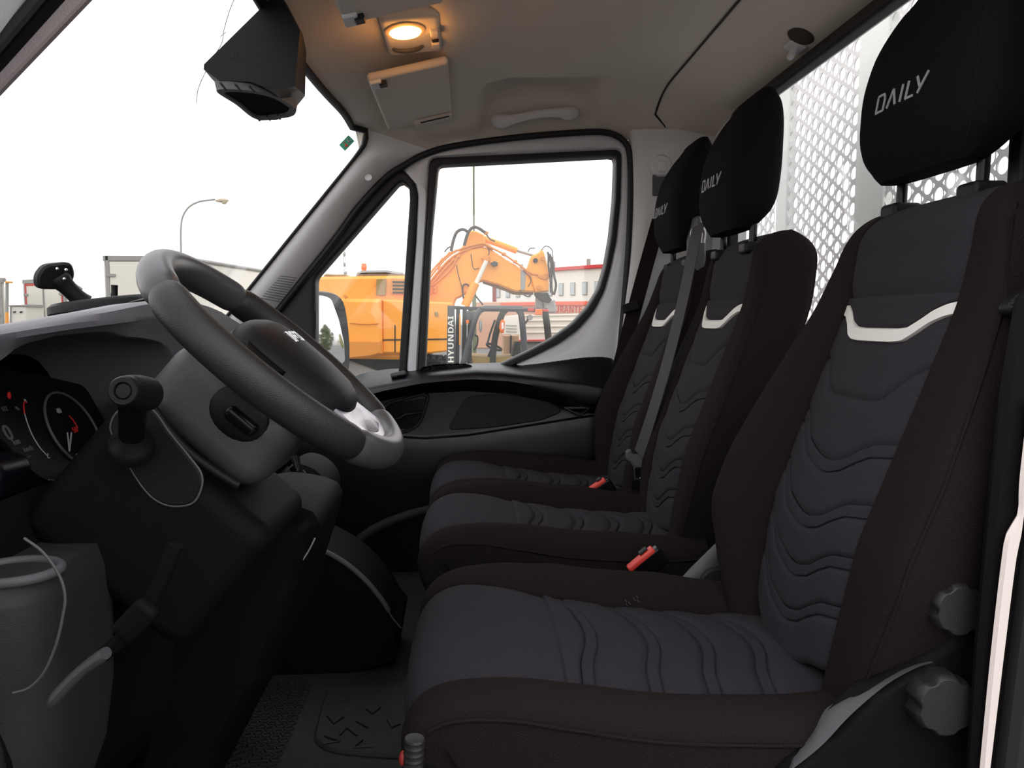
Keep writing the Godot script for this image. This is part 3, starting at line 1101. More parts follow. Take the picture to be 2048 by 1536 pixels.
func seats() -> void:
	var d := thing("driver_seat", Vector3(0.25, 0.91, 0.545), "black quilted driver's seat nearest the open door, two round knobs on its side", "seat")
	make_cushion(d, 0.545, 1.0, Vector3.ZERO, 0.4)
	make_backrest(d, 0.568, 1.0, Vector3(0.012, 0, 0), 1.0, 0.06)
	make_headrest(d, 0.553, 1.08, Vector3(0, -0.002, 0))
	var mb := MB.new()
	mb.rbox(Transform3D(Basis(), Vector3(0.25, 1.05, 0.545)), Vector3(0.5, 0.28, 0.42), 0.03)
	obj("plinth", mb, mats.dark_plastic, d)
	# side shield with two knobs
	mb = MB.new()
	var sh := curve(ZV([1560, 1545, 1640, 1490, 1700, 1425, 1760, 1372, 1830, 1326, 1880, 1290, 1950, 1190, 2010, 1200, 2030, 1420, 1980, 1640, 1560, 1640], 0.81), 60, true)
	mb.prism(flat_of(sh), Transform3D(), 0.765, 0.815, 0.012)
	obj("side_shield", mb, mats.dark_plastic, d, 50)
	mb = MB.new()
	var rim_a := curve(ZV([1575, 1540, 1640, 1488, 1700, 1425, 1770, 1366, 1830, 1332, 1862, 1322], 0.812), 40)
	var rim_b := curve(ZV([1590, 1500, 1622, 1470, 1665, 1418, 1718, 1384, 1800, 1340, 1850, 1322], 0.79), 40)
	var rows := []
	for i in 40: rows.append(PackedVector3Array([rim_a[i] + Vector3(0, 0, 0.004), rim_a[i].lerp(rim_b[i], 0.5) + Vector3(0, 0.004, 0.004), rim_b[i], rim_b[i] + Vector3(0, -0.02, -0.03), rim_a[i] + Vector3(0, -0.02, -0.02)]))
	mb.loft(rows, true, true)
	obj("shield_rim", mb, mats.grey_plastic, d, 50)
	for k in [[1906, 1213, 0.033, 0.815], [1880, 1402, 0.039, 0.825]]:
		mb = MB.new()
		var c := Z(k[0], k[1], k[3])
		rows = []
		for e in [[1.0, -0.03], [1.0, 0.006], [0.97, 0.012], [0.9, 0.016], [0.86, 0.017]]:
			var row := PackedVector3Array()
			for j in 72:
				var a := TAU * j / 72
				var lobe := 1.0 - 0.13 * pow(maxf(0.0, cos(a * 6.0)), 1.4) * (1.0 if e[1] < 0.014 else 0.6)
				row.append(c + Vector3(cos(a) * k[2] * e[0] * lobe, sin(a) * k[2] * e[0] * lobe, e[1]))
			rows.append(row)
		mb.loft(rows, true, true)
		obj("knob", mb, mats.knob_plastic, d, 35)
	# recliner cover on the far side
	mb = MB.new()
	var arm_c := PackedVector3Array([Z(1352, 1196, 0.27), Z(1395, 1152, 0.27), Z(1440, 1108, 0.27), Z(1462, 1085, 0.27)])
	mb.tube(arm_c, [0.012, 0.013, 0.013, 0.012], 10, false, 1.6)
	obj("recliner_lever", mb, mats.grey_plastic, d, 50)
	mb = MB.new()
	mb.lathe(Transform3D(Basis(Vector3.RIGHT, PI / 2), Z(1430, 1165, 0.285)), PackedVector2Array([Vector2(0, 0.012), Vector2(0.028, 0.012), Vector2(0.03, 0.008), Vector2(0.03, -0.02)]), 24)
	obj("recliner_boss", mb, mats.rubber_soft, d, 40)
	mb = MB.new()
	mb.ball(Z(1465, 1174, 0.30), Vector3.ONE * 0.0085)
	obj("bolt_cap", mb, mats.silver, d, 60)
	# maker's tufts on the far bolster
	mb = MB.new()
	for e in [[1250, 1199], [1257, 1204], [1252, 1207], [1267, 1196], [1273, 1192], [1275, 1200]]:
		mb.tube(PackedVector3Array([Z(e[0], e[1], 0.382) , Z(e[0] + 3, e[1] + 5, 0.382)]), 0.0012, 5)
	obj("stitching", mb, mats.webbing, d)

	var b := thing("double_bench_seat", Vector3(0.22, 0.91, -0.32), "black quilted two-place bench seat beyond the driver's seat, beside the passenger door", "seat")
	var bo := Vector3(-0.05, 0.012, 0)
	for z0 in [-0.095, -0.56]:
		make_cushion(b, z0, 0.915, bo + Vector3(0.03, 0.01, 0), 0.75)
		var back := bo + Vector3(0.022 if z0 > -0.3 else 0.01, 0, 0)
		make_backrest(b, z0, 0.885, back, 0.12 if z0 > -0.3 else 0.75, 0.06)
		make_headrest(b, z0, 0.96, bo + Vector3(-0.03, -0.032, 0))
	mb = MB.new()
	mb.rbox(Transform3D(Basis(), Vector3(0.2, 1.05, -0.33)), Vector3(0.46, 0.28, 0.86), 0.03)
	obj("plinth", mb, mats.dark_plastic, b)
	mb = MB.new()
	mb.tube(ZV([1440, 622, 1436, 630, 1429, 639], -0.10), 0.004, 6)
	obj("pull_tab", mb, mats.rubber, b)

# ---------------------------------------------------------------- dashboard
const HUB := Vector3(-0.275, 1.692, 0.545)
var wt := Vector3(0.755, -0.656, 0.0).normalized()      # down the wheel, towards the driver's lap
var wn := Vector3(0.656, 0.755, 0.0).normalized()       # out of the wheel, towards the driver

func wheel(t: float, n: float, z: float) -> Vector3:
	return HUB + wt * t + wn * n + Vector3(0, 0, z)

var face_at := Vector3.ZERO
var face_n := Vector3(0.9, 0.43, 0.0).normalized()
func on_face(a: float, b: float, out := 0.001) -> Vector3:    # on the instrument panel's plane
	var r := ray(a, b)
	return EYE + r * ((face_at - EYE).dot(face_n) / r.dot(face_n)) + face_n * out

func fascia_x(y: float, z: float) -> float:
	var x := soft(y, [0.95, -0.62, 1.1, -0.53, 1.25, -0.515, 1.4, -0.55, 1.5, -0.58, 1.6, -0.66])
	x += 0.13 * smoothstep(0.52, 0.36, z) * smoothstep(0.1, 0.2, z) * smoothstep(1.52, 1.36, y) * smoothstep(0.95, 1.15, y)
	return x

func dashboard() -> void:
	var d := thing("dashboard", Vector3(-0.7, 0.95, 0.0), "black dashboard with hooded instrument panel under the windscreen", "dashboard")
	# hood over the instruments: stations across the cab
	var mb := MB.new()
	var rows := []
	for i in 49:
		var a := lerpf(-150, 482, i / 48.0)
		var z := soft(a, [-150, 0.80, -80, 0.78, 0, 0.72, 60, 0.67, 140, 0.60, 225, 0.53, 290, 0.46, 340, 0.40, 375, 0.35, 410, 0.30, 440, 0.25, 482, 0.19])
		var t := soft(a, [-150, 676, -80, 668, 0, 655, 60, 646, 140, 632, 225, 617, 290, 604, 340, 599, 375, 600, 410, 606, 440, 618, 482, 645])
		var m := soft(a, [-150, 705, -80, 690, 0, 674, 60, 664, 140, 652, 225, 642, 290, 634, 340, 632, 375, 638, 410, 648, 440, 660, 482, 690])
		var o := soft(a, [-150, 800, -80, 760, 0, 735, 25, 724, 50, 702, 75, 690, 140, 673, 225, 665, 250, 668, 272, 677, 300, 679, 335, 686, 356, 702, 375, 745, 390, 800, 482, 880])
		var pt := Z(a, t, z)
		var pm := Z(a, m, z)
		var po := Z(a, maxf(o, m + 8), z)
		var sec := PackedVector3Array([Vector3(-0.98, 1.60, z), Vector3(-0.96, 1.665, z), Vector3(pt.x - 0.16, pt.y - 0.025, z), Vector3(pt.x - 0.05, pt.y - 0.004, z), pt + Vector3(-0.012, 0, 0), pt + Vector3(0.0, -0.004, 0), pm + Vector3(0.006, 0.004, 0), pm + Vector3(0.005, -0.004, 0), pm.lerp(po, 0.5) + Vector3(-0.006, 0, 0), po + Vector3(-0.012, 0.003, 0), po + Vector3(-0.02, 0, 0), po + Vector3(-0.12, 0.012, 0), po + Vector3(-0.22, -0.02, 0)])
		rows.append(sec)
	mb.loft(rows)
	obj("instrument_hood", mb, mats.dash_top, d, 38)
	# recess behind the hood
	mb = MB.new()
	rows = []
	for i in 25:
		var z := lerpf(0.86, 0.14, i / 24.0)
		rows.append(PackedVector3Array([Vector3(-0.8, 1.69, z), Vector3(-0.79, 1.64, z), Vector3(-0.735, 1.55, z), Vector3(-0.69, 1.47, z), Vector3(-0.6, 1.455, z), Vector3(-0.585, 1.44, z)]))
	mb.loft(rows)
	obj("instrument_recess", mb, mats.navy_plastic, d, 50)
	# instruments
	face_at = Z(145, 860, 0.45)
	var e_y := Vector3(-face_n.y, face_n.x, 0)
	mb = MB.new()
	var plate := [[-60, 730], [60, 745], [170, 770], [215, 850], [205, 905], [180, 950], [130, 966], [90, 962], [50, 930], [10, 880], [-60, 850]]
	var poly := PackedVector2Array()
	for q in plate:
		var w := on_face(q[0], q[1], 0) - face_at
		poly.append(Vector2(w.z, w.dot(e_y)))
	mb.prism(rounded(poly, 0.02), Transform3D(Basis(Vector3(0, 0, 1), e_y, Vector3(0, 0, 1).cross(e_y)), face_at + face_n * -0.004), -0.004, 0.004, 0.001)
	var cl := obj("instrument_panel", mb, mats.panel_black, d)
	mb = MB.new()
	mb.tube(arc_pts(face_at + face_n * 0.003, Vector3(0, 0, 1), e_y, 0.064, deg_to_rad(-112), deg_to_rad(205), 60), 0.0022, 8)
	obj("dial_ring", mb, mats.grey_plastic, cl, 60)
	mb = MB.new()
	mb.tube(PackedVector3Array([on_face(92, 962, 0.004), on_face(120, 967, 0.006), on_face(160, 963, 0.004)]), 0.0012, 6)
	obj("lower_rim", mb, mats.grey_plastic, cl, 60)
	for s in [[[134, 905], [129, 868], mats.print_white, 0.0011], [[134, 905], [137, 868], mats.print_white, 0.0013]]:
		mb = MB.new()
		mb.tube(PackedVector3Array([on_face(s[0][0], s[0][1], 0.004), on_face(s[1][0], s[1][1], 0.005)]), s[3], 6)
		obj("needle", mb, s[2], cl)
	var white_path := PackedVector3Array()
	for q in [[48, 828], [54, 848], [64, 872], [78, 895], [92, 911]]: white_path.append(on_face(q[0], q[1]))
	mb = MB.new()
	mb.tube(curve(white_path, 20), 0.0008, 5)
	mb.tube(PackedVector3Array([on_face(92, 911), on_face(95, 908)]), 0.0008, 5)
	obj("scale_line", mb, mats.print_white, cl)
	var red := plain("print_red", g8(214, 40, 36), 0.6)
	var red_path := PackedVector3Array()
	for q in [[52, 806], [48, 804], [46, 812], [48, 828]]: red_path.append(on_face(q[0], q[1]))
	mb = MB.new()
	mb.tube(curve(red_path, 14), 0.0011, 5)
	obj("scale_line", mb, red, cl)
	mb = MB.new()
	mb.tube(PackedVector3Array([on_face(137, 832), on_face(146, 842), on_face(152, 852), on_face(155, 857)]), 0.0009, 5)
	obj("red_zone", mb, red, cl)
	mb = MB.new()
	mb.ball(on_face(17, 792), Vector3(0.002, 0.006, 0.004), 10, 6)
	obj("warning_light", mb, red, cl)
	var turned := Transform3D(Basis(Vector3(0, 0, -1), e_y, Vector3(0, 0, -1).cross(e_y)), Vector3.ZERO)
	for s in [["40", 117, 822, 0.012, mats.print_white], ["50", 150, 860, 0.013, red], ["0", 155, 912, 0.011, mats.print_white], ["H", 50, 802, 0.007, mats.print_white], ["C", 96, 914, 0.008, mats.print_white], ["0", 15, 866, 0.032, mats.grey_plastic], ["km", 32, 884, 0.011, mats.grey_plastic], ["km/h", 56, 898, 0.009, mats.grey_plastic], ["--:--", 55, 913, 0.009, mats.grey_plastic], ["1/2", 8, 818, 0.009, mats.grey_plastic], ["%", 34, 817, 0.009, mats.grey_plastic]]:
		mb = MB.new()
		mb.add(text_mesh(s[0], s[3], 0.0008), Transform3D(turned.basis, on_face(s[1], s[2], 0.0005)))
		obj("dial_print", mb, s[4], cl)
	# lower fascia, bulging round the knees
	mb = MB.new()
	rows = []
	for i in 41:
		var z := lerpf(0.84, -0.86, i / 40.0)
		var row := PackedVector3Array()
		for k in 31:
			var y := lerpf(1.52, 0.95, k / 30.0)
			var x := fascia_x(y, z)
			if z < 0.14: x -= 0.12 * smoothstep(0.14, 0.0, z)
			row.append(Vector3(x, y, z))
		rows.append(row)
	mb.loft(rows)
	obj("lower_fascia", mb, mats.dark_plastic, d, 50)
	# middle and passenger side of the dashboard top
	mb = MB.new()
	rows = []
	for i in 31:
		var z := lerpf(0.21, -0.86, i / 30.0)
		var y := soft(z, [-0.86, 1.60, -0.5, 1.68, 0.0, 1.705, 0.21, 1.72])
		rows.append(PackedVector3Array([Vector3(-1.0, y - 0.1, z), Vector3(-0.96, y - 0.02, z), Vector3(-0.85, y, z), Vector3(-0.70, y - 0.004, z), Vector3(-0.665, y - 0.02, z), Vector3(-0.65, y - 0.06, z), Vector3(-0.66, y - 0.17, z), Vector3(-0.64, y - 0.3, z)]))
	mb.loft(rows)
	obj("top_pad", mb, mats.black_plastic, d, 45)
	# housing of the steering column and the panel let into its side
	mb = MB.new()
	var cb := Basis(wt, wn, wt.cross(wn))
	mb.rbox(Transform3D(cb, wheel(0.0, -0.098, 0.0)), Vector3(0.205, 0.125, 0.20), 0.04, 8)
	obj("column_shroud", mb, mats.shroud_grey, d, 50)
	mb = MB.new()
	mb.rbox(Transform3D(cb, wheel(0.03, -0.27, 0.0)), Vector3(0.275, 0.21, 0.25), 0.03, 6)
	var ho := obj("column_housing", mb, mats.dark_plastic, d, 50)
	var oval := curve(ZV([222, 848, 226, 872, 250, 918, 284, 972, 312, 1000, 345, 1012, 385, 1006, 403, 975, 402, 946, 380, 915, 340, 866, 310, 824, 285, 812, 240, 820], 0.671), 70, true)
	mb = MB.new()
	mb.prism(flat_of(oval), Transform3D(), 0.660, 0.674, 0.003)
	obj("side_plate", mb, mats.black_plastic, ho, 40)
	mb = MB.new()
	mb.tube(oval, 0.0016, 6, true)
	obj("plate_edge", mb, mats.grey_plastic, ho, 60)
	mb = MB.new()
	mb.tube(curve(ZV([300, 806, 340, 862, 380, 905, 430, 942, 478, 972], 0.665), 30), 0.006, 8)
	obj("joint_bead", mb, mats.black_plastic, ho, 60)
	# ignition lock on the near side of the shroud
	mb = MB.new()
	mb.ball(wheel(0.02, -0.075, 0.095), Vector3(0.045, 0.034, 0.014), 24, 12, cb)
	var ig := obj("ignition_lock", mb, mats.black_plastic, d, 60)
	mb = MB.new()
	mb.rbox(Transform3D(cb, wheel(0.03, -0.075, 0.11)), Vector3(0.05, 0.02, 0.02), 0.008, 4)
	obj("lock_barrel", mb, mats.gloss_black, ig, 50)
	# stalk
	mb = MB.new()
	var foot := Z(262, 885, 0.70)
	var neck := Z(268, 800, 0.75)
	mb.tube(PackedVector3Array([foot, foot.lerp(neck, 0.3), foot.lerp(neck, 0.75), neck]), [0.0165, 0.0155, 0.0165, 0.018], 18)
	var sk := obj("control_stalk", mb, mats.gloss_black, d, 60)
	mb = MB.new()
	var axis := (Z(246, 782, 0.80) - Z(292, 788, 0.735)).normalized()
	var kx := frame_of(Z(246, 782, 0.80), Vector3.UP.cross(axis), axis)
	mb.lathe(kx, PackedVector2Array([Vector2(0, 0.0), Vector2(0.008, 0.0), Vector2(0.0095, -0.002), Vector2(0.0105, 0.001), Vector2(0.0155, 0.001), Vector2(0.0175, -0.002), Vector2(0.018, -0.012), Vector2(0.0195, -0.016), Vector2(0.0215, -0.04), Vector2(0.021, -0.066), Vector2(0.016, -0.074), Vector2(0, -0.076)]), 32)
	obj("stalk_knob", mb, mats.black_plastic, sk, 35)
	mb = MB.new()
	mb.lathe(frame_of(foot, (neck - foot).cross(Vector3(1, 0, 0)), neck - foot), PackedVector2Array([Vector2(0.0, -0.02), Vector2(0.027, -0.018), Vector2(0.028, -0.006), Vector2(0.025, 0.001), Vector2(0.020, 0.006), Vector2(0.016, 0.016)]), 48)
	obj("stalk_boot", mb, mats.black_plastic, sk, 60)
	# cup holder pod at the door end
	mb = MB.new()
	rows = []
	for e in [[-0.03, 0.94], [-0.006, 0.99], [0.0, 1.0], [0.04, 1.01], [0.16, 0.99], [0.24, 0.92], [0.30, 0.78], [0.33, 0.55]]:
		var row := PackedVector3Array()
		for q in MB.round_rect(0.26 * e[1], 0.25 * e[1], 0.075, 8): row.append(Vector3(-0.61 + q.x, 1.447 - 0.02 - e[0] + (0.03 if e[0] < 0 else 0.0) * 0.0, 0.72 + q.y))
		rows.append(row)
	mb.loft(rows, true, true)
	var pod := obj("door_end_pod", mb, mats.pod_grey, d, 40)
	var cup := PackedVector3Array()
	for i in 48:
		var a := TAU * i / 48
		cup.append(Vector3(-0.531 + cos(a) * 0.050, 1.4575, 0.785 + sin(a) * 0.044))
	mb = MB.new()
	mb.tube(cup, 0.006, 10, true)
	obj("cup_rim", mb, mats.grey_plastic, pod, 60)
	mb = MB.new()
	mb.fan(_shrink(_lift(cup, -0.002), 0.96))
	obj("cup_hollow", mb, mats.gloss_black, pod)
	mb = MB.new()
	mb.tube(curve(ZV([48, 1076, 86, 1105, 118, 1150, 130, 1192, 126, 1230, 112, 1290, 88, 1345, 58, 1376, 26, 1386], 0.842), 50), 0.0016, 6)
	obj("cover_seam", mb, mats.grey_plastic, pod, 60)
	mb = MB.new()
	mb.rbox(Transform3D(Basis(Vector3.FORWARD, 0.25), Z(-5, 955, 0.66)), Vector3(0.05, 0.06, 0.09), 0.02, 4)
	obj("vent_cheek", mb, mats.navy_plastic, d, 50)
	# knee bolster under the column
	mb = MB.new()
	var knee := curve(ZV([420, 1045, 500, 1000, 600, 1010, 640, 1035, 632, 1090, 604, 1180, 575, 1280, 530, 1380, 450, 1520, 400, 1600, 250, 1600, 300, 1400, 330, 1180], 0.42), 60, true)
	mb.prism(flat_of(knee), Transform3D(), 0.16, 0.46, 0.03)
	obj("knee_panel", mb, mats.dark_plastic, d, 50)
	mb = MB.new()
	mb.tube(curve(ZV([630, 1076, 618, 1100, 602, 1124, 585, 1143], 0.44), 20), 0.0016, 6)
	obj("bright_bead", mb, mats.silver, d, 60)
	# release lever below the fascia
	var rl := thing("release_lever", Z(150, 1370, 0.87), "dark grey release lever hanging below the dashboard's left end", "lever")
	mb = MB.new()
	mb.tube(curve(ZV([97, 1416, 120, 1385, 165, 1340, 212, 1306], 0.87), 20), [0.004, 0.007, 0.009, 0.0105, 0.011, 0.011, 0.011, 0.011, 0.011, 0.011, 0.011, 0.011, 0.011, 0.011, 0.011, 0.0115, 0.0115, 0.012, 0.012, 0.011], 10, false, 0.6)
	obj("grip", mb, mats.shroud_grey, rl, 50)
	mb = MB.new()
	mb.tube(curve(ZV([206, 1310, 262, 1262, 288, 1228, 318, 1170, 352, 1090], 0.82), 20), 0.009, 10)
	obj("rod", mb, mats.dark_plastic, rl, 50)
	mb = MB.new()
	mb.rbox(Transform3D(Basis(Vector3.BACK, 0.8), Z(272, 1240, 0.83)), Vector3(0.05, 0.03, 0.02), 0.008)
	obj("bracket", mb, mats.dark_plastic, rl, 50)
	# gear lever console and the dark tunnel cover
	mb = MB.new()
	var gcs := curve(ZV([545, 985, 558, 948, 590, 932, 628, 945, 652, 975, 655, 1010, 648, 1050, 630, 1060, 560, 1030], 0.12), 50, true)
	mb.prism(flat_of(gcs), Transform3D(), -0.06, 0.12, 0.02)
	var gc := thing("gear_console", Z(600, 1060, 0.1), "black gear lever console behind the steering wheel's lower rim", "console")
	obj("body", mb, mats.dark_plastic, gc, 50)
	mb = MB.new()
	mb.tube(curve(ZV([585, 930, 572, 945, 590, 956, 610, 950, 606, 940], 0.125), 20), 0.002, 6)
	obj("trim_ring", mb, mats.grey_plastic, gc, 60)
	mb = MB.new()
	mb.tube(PackedVector3Array([Z(600, 965, 0.10), Z(590, 935, 0.10), Z(586, 915, 0.09)]), [0.018, 0.012, 0.014], 14)
	obj("lever", mb, mats.gloss_black, gc, 60)
	mb = MB.new()
	mb.tube(curve(ZV([632, 964, 645, 972, 655, 984], 0.125), 10), 0.0014, 6)
	obj("bright_bead", mb, mats.silver, gc, 60)
	var tc := thing("tunnel_cover", Z(700, 1290, -0.1), "dark domed cover with a pale curved rim between footwell and bench", "cover")
	var rim := curve(ZV([622, 1091, 650, 1103, 690, 1126, 730, 1160, 765, 1202, 785, 1236, 802, 1256], -0.08), 40)
	var body := rim.duplicate()
	body.append_array(ZV([790, 1330, 560, 1400, 470, 1300, 520, 1120], -0.08))
	mb = MB.new()
	mb.prism(flat_of(body), Transform3D(), -0.30, -0.085, 0.012)
	obj("body", mb, mats.dark_plastic, tc, 50)
	mb = MB.new()
	var rr := []
	for i in 40: rr.append(0.0062 if i < 33 else 0.002)
	mb.tube(rim, rr, 10)
	obj("rim", mb, mats.grey_plastic, tc, 60)
	# device holder on the dashboard top
	var h := thing("device_holder", Z(200, 632, 0.1), "black device holder with a flared head on top of the dashboard", "holder")
	mb = MB.new()
	rows = []
	for e in [[0.0, 0.86], [0.012, 1.0], [0.026, 1.0], [0.032, 0.94], [0.033, 0.8]]:
		var row := PackedVector3Array()
		for i in 48:
			var a := TAU * i / 48
			var c := Z(222, 628, 0.1)
			row.append(Vector3(c.x + cos(a) * 0.115 * e[1], 1.758 + e[0] + cos(a) * 0.012, 0.1 + sin(a) * 0.09 * e[1]))
		rows.append(row)
	mb.loft(rows, true, true)
	obj("tray", mb, mats.black_plastic, h, 45)
	mb = MB.new()
	var arm := curve(PackedVector3Array([Z(168, 606, 0.1), Z(150, 590, 0.11), Z(128, 568, 0.12), Z(116, 554, 0.125)]), 16)
	mb.tube(arm, [0.02, 0.0185, 0.0175, 0.017, 0.0165, 0.016, 0.016, 0.016, 0.016, 0.0165, 0.017, 0.018, 0.019, 0.02, 0.02, 0.018], 16)
	obj("neck", mb, mats.black_plastic, h, 60)
	mb = MB.new()
	var hx := frame_of(Z(113, 552, 0.13), Vector3(0.55, 0.12, -0.83), Vector3(0.1, 1, 0.1))
	mb.prism(rounded(PackedVector2Array([Vector2(-0.038, -0.022), Vector2(0.02, -0.028), Vector2(0.036, 0.0), Vector2(0.03, 0.026), Vector2(-0.022, 0.024), Vector2(-0.04, 0.002)]), 0.014), hx, -0.014, 0.006, 0.004)
	var hd := obj("head", mb, mats.black_plastic, h, 40)
	for e in [[114, 538], [132, 540], [97, 565], [128, 558]]:
		mb = MB.new()
		mb.ball(Z(e[0], e[1], 0.142), Vector3.ONE * 0.0034, 10, 6)
		obj("stud", mb, mats.chrome, hd, 60)
	mb = MB.new()
	mb.tube(PackedVector3Array([Z(228, 596, 0.1), Z(229, 584, 0.1), Z(229, 570, 0.1)]), [0.007, 0.0062, 0.0066], 12)
	obj("peg", mb, mats.gloss_black, h, 60)
	mb = MB.new()
	mb.loft([ZV([232, 618, 262, 604, 330, 590, 360, 594], 0.2), ZV([232, 612, 262, 597, 330, 583, 360, 588], 0.12), ZV([232, 614, 262, 600, 330, 586, 360, 590], 0.02), ZV([232, 640, 262, 634, 330, 630, 360, 630], 0.02)], false)
	obj("side_arm", mb, mats.black_plastic, h, 40)

func steering() -> void:
	var s := thing("steering_wheel", HUB, "black leather steering wheel with thick rim and silver lower spoke", "steering wheel")
	var spans := [[-48, 48, "wheel_smooth"], [48, 142, "wheel_leather"], [142, 218, "wheel_smooth"], [218, 312, "wheel_leather"]]
	for sp in spans:
		var mb := MB.new()
		var rows := []
		for i in 41:
			var f := deg_to_rad(lerpf(sp[0], sp[1], i / 40.0))
			var out := -wt * cos(f) + Vector3(0, 0, 1) * sin(f)
			var fat := 0.0195 + 0.0016 * (1 - smoothstep(0.0, 0.06, minf(i, 40 - i) / 40.0) * -1.0) - 0.0016 * (1.0 if i in [0, 40] else 0.0)
			var row := PackedVector3Array()
			for k in 20:
				var a := TAU * k / 20
				row.append(HUB + out * (0.206 + cos(a) * fat * 0.96) + wn * sin(a) * fat * 1.12)
			rows.append(row)
		mb.loft(rows, true, true)
		obj("rim_section", mb, mats[sp[2]], s, 60)
	# centre pad
	var mb := MB.new()
	var rows := []
	for e in [[-0.045, 0.80], [-0.03, 0.95], [0.0, 1.0], [0.014, 0.99], [0.026, 0.94], [0.036, 0.84], [0.043, 0.7], [0.048, 0.4], [0.049, 0.1]]:
		var row := PackedVector3Array()
		for k in 56:
			var a := TAU * k / 56
			var c := cos(a)
			var w := sin(a)
			var t: float = 0.10 * signf(c) * pow(absf(c), 0.62) * e[1]
			var z: float = (0.112 - 0.012 * c) * signf(w) * pow(absf(w), 0.62) * e[1]
			row.append(wheel(t + 0.03, e[0] * 0.85 - 0.06 * absf(z) * absf(z) / 0.0125 * 0.2, z))
		rows.append(row)
	mb.loft(rows, true, true)
	var hub := obj("centre_pad", mb, mats.black_plastic, s, 50)
	mb = MB.new()
	mb.add(text_mesh("IVECO", 0.026, 0.002), Transform3D(Basis(Vector3(0, 0, -0.85), -wt * 1.15, wn), wheel(-0.005, 0.040, 0.0)))
	obj("lettering", mb, mats.chrome, hub)
	# side spokes and lower spoke
	for e in [-1, 1]:
		mb = MB.new()
		rows = []
		for i in 9:
			var f := i / 8.0
			var z := lerpf(0.085, 0.2, f)
			var w := lerpf(0.05, 0.026, sin(PI * f * 0.8))
			rows.append(PackedVector3Array([wheel(0.0 - w, -0.012, z * e), wheel(0.0 - w * 0.8, 0.01 * (1 - f) + 0.004, z * e), wheel(0.0 + w * 0.8, 0.01 * (1 - f) + 0.004, z * e), wheel(w, -0.012, z * e), wheel(w * 0.6, -0.024, z * e), wheel(-w * 0.6, -0.024, z * e)]))
		mb.loft(rows, true, true)
		var sk := obj("spoke", mb, mats.gloss_black, s, 40)
		if e == 1: continue
		mb = MB.new()
		mb.rbox(Transform3D(Basis(wt, wn, wt.cross(wn)), wheel(0.0, 0.014, 0.145 * e)), Vector3(0.04, 0.012, 0.05), 0.006, 3)
		obj("button_pad", mb, mats.silver, sk)
	mb = MB.new()
	var lower := PackedVector2Array([Vector2(0.10, -0.075), Vector2(0.14, -0.084), Vector2(0.182, -0.092), Vector2(0.195, -0.055), Vector2(0.20, 0.0), Vector2(0.195, 0.055), Vector2(0.182, 0.092), Vector2(0.14, 0.084), Vector2(0.10, 0.075)])
	mb.prism(lower, Transform3D(Basis(wt, Vector3(0, 0, 1), wt.cross(Vector3(0, 0, 1))), HUB), -0.012, 0.012, 0.003)
	var ls := obj("lower_spoke", mb, mats.silver, s, 40)
	mb = MB.new()
	mb.prism(rounded(PackedVector2Array([Vector2(0.128, -0.05), Vector2(0.172, -0.058), Vector2(0.18, 0.0), Vector2(0.172, 0.058), Vector2(0.128, 0.05)]), 0.012), Transform3D(Basis(wt, Vector3(0, 0, 1), wt.cross(Vector3(0, 0, 1))), HUB), -0.012, 0.0, 0.002)
	obj("opening", mb, mats.rubber_soft, ls)

# ---------------------------------------------------------------- belts and buckles
func strap(mb: MB, path: PackedVector3Array, across: Vector3, width: float) -> void:
	var rows := []
	for i in path.size():
		var t := (path[mini(i + 1, path.size() - 1)] - path[maxi(i - 1, 0)]).normalized()
		var s := (across - t * across.dot(t)).normalized() * width / 2
		var n := s.cross(t).normalized() * 0.0011
		rows.append(PackedVector3Array([path[i] - s + n, path[i] - s * 0.5 + n * 1.8, path[i] + s * 0.5 + n * 1.8, path[i] + s + n, path[i] + s - n, path[i] - s - n]))
	mb.loft(rows, true, true)

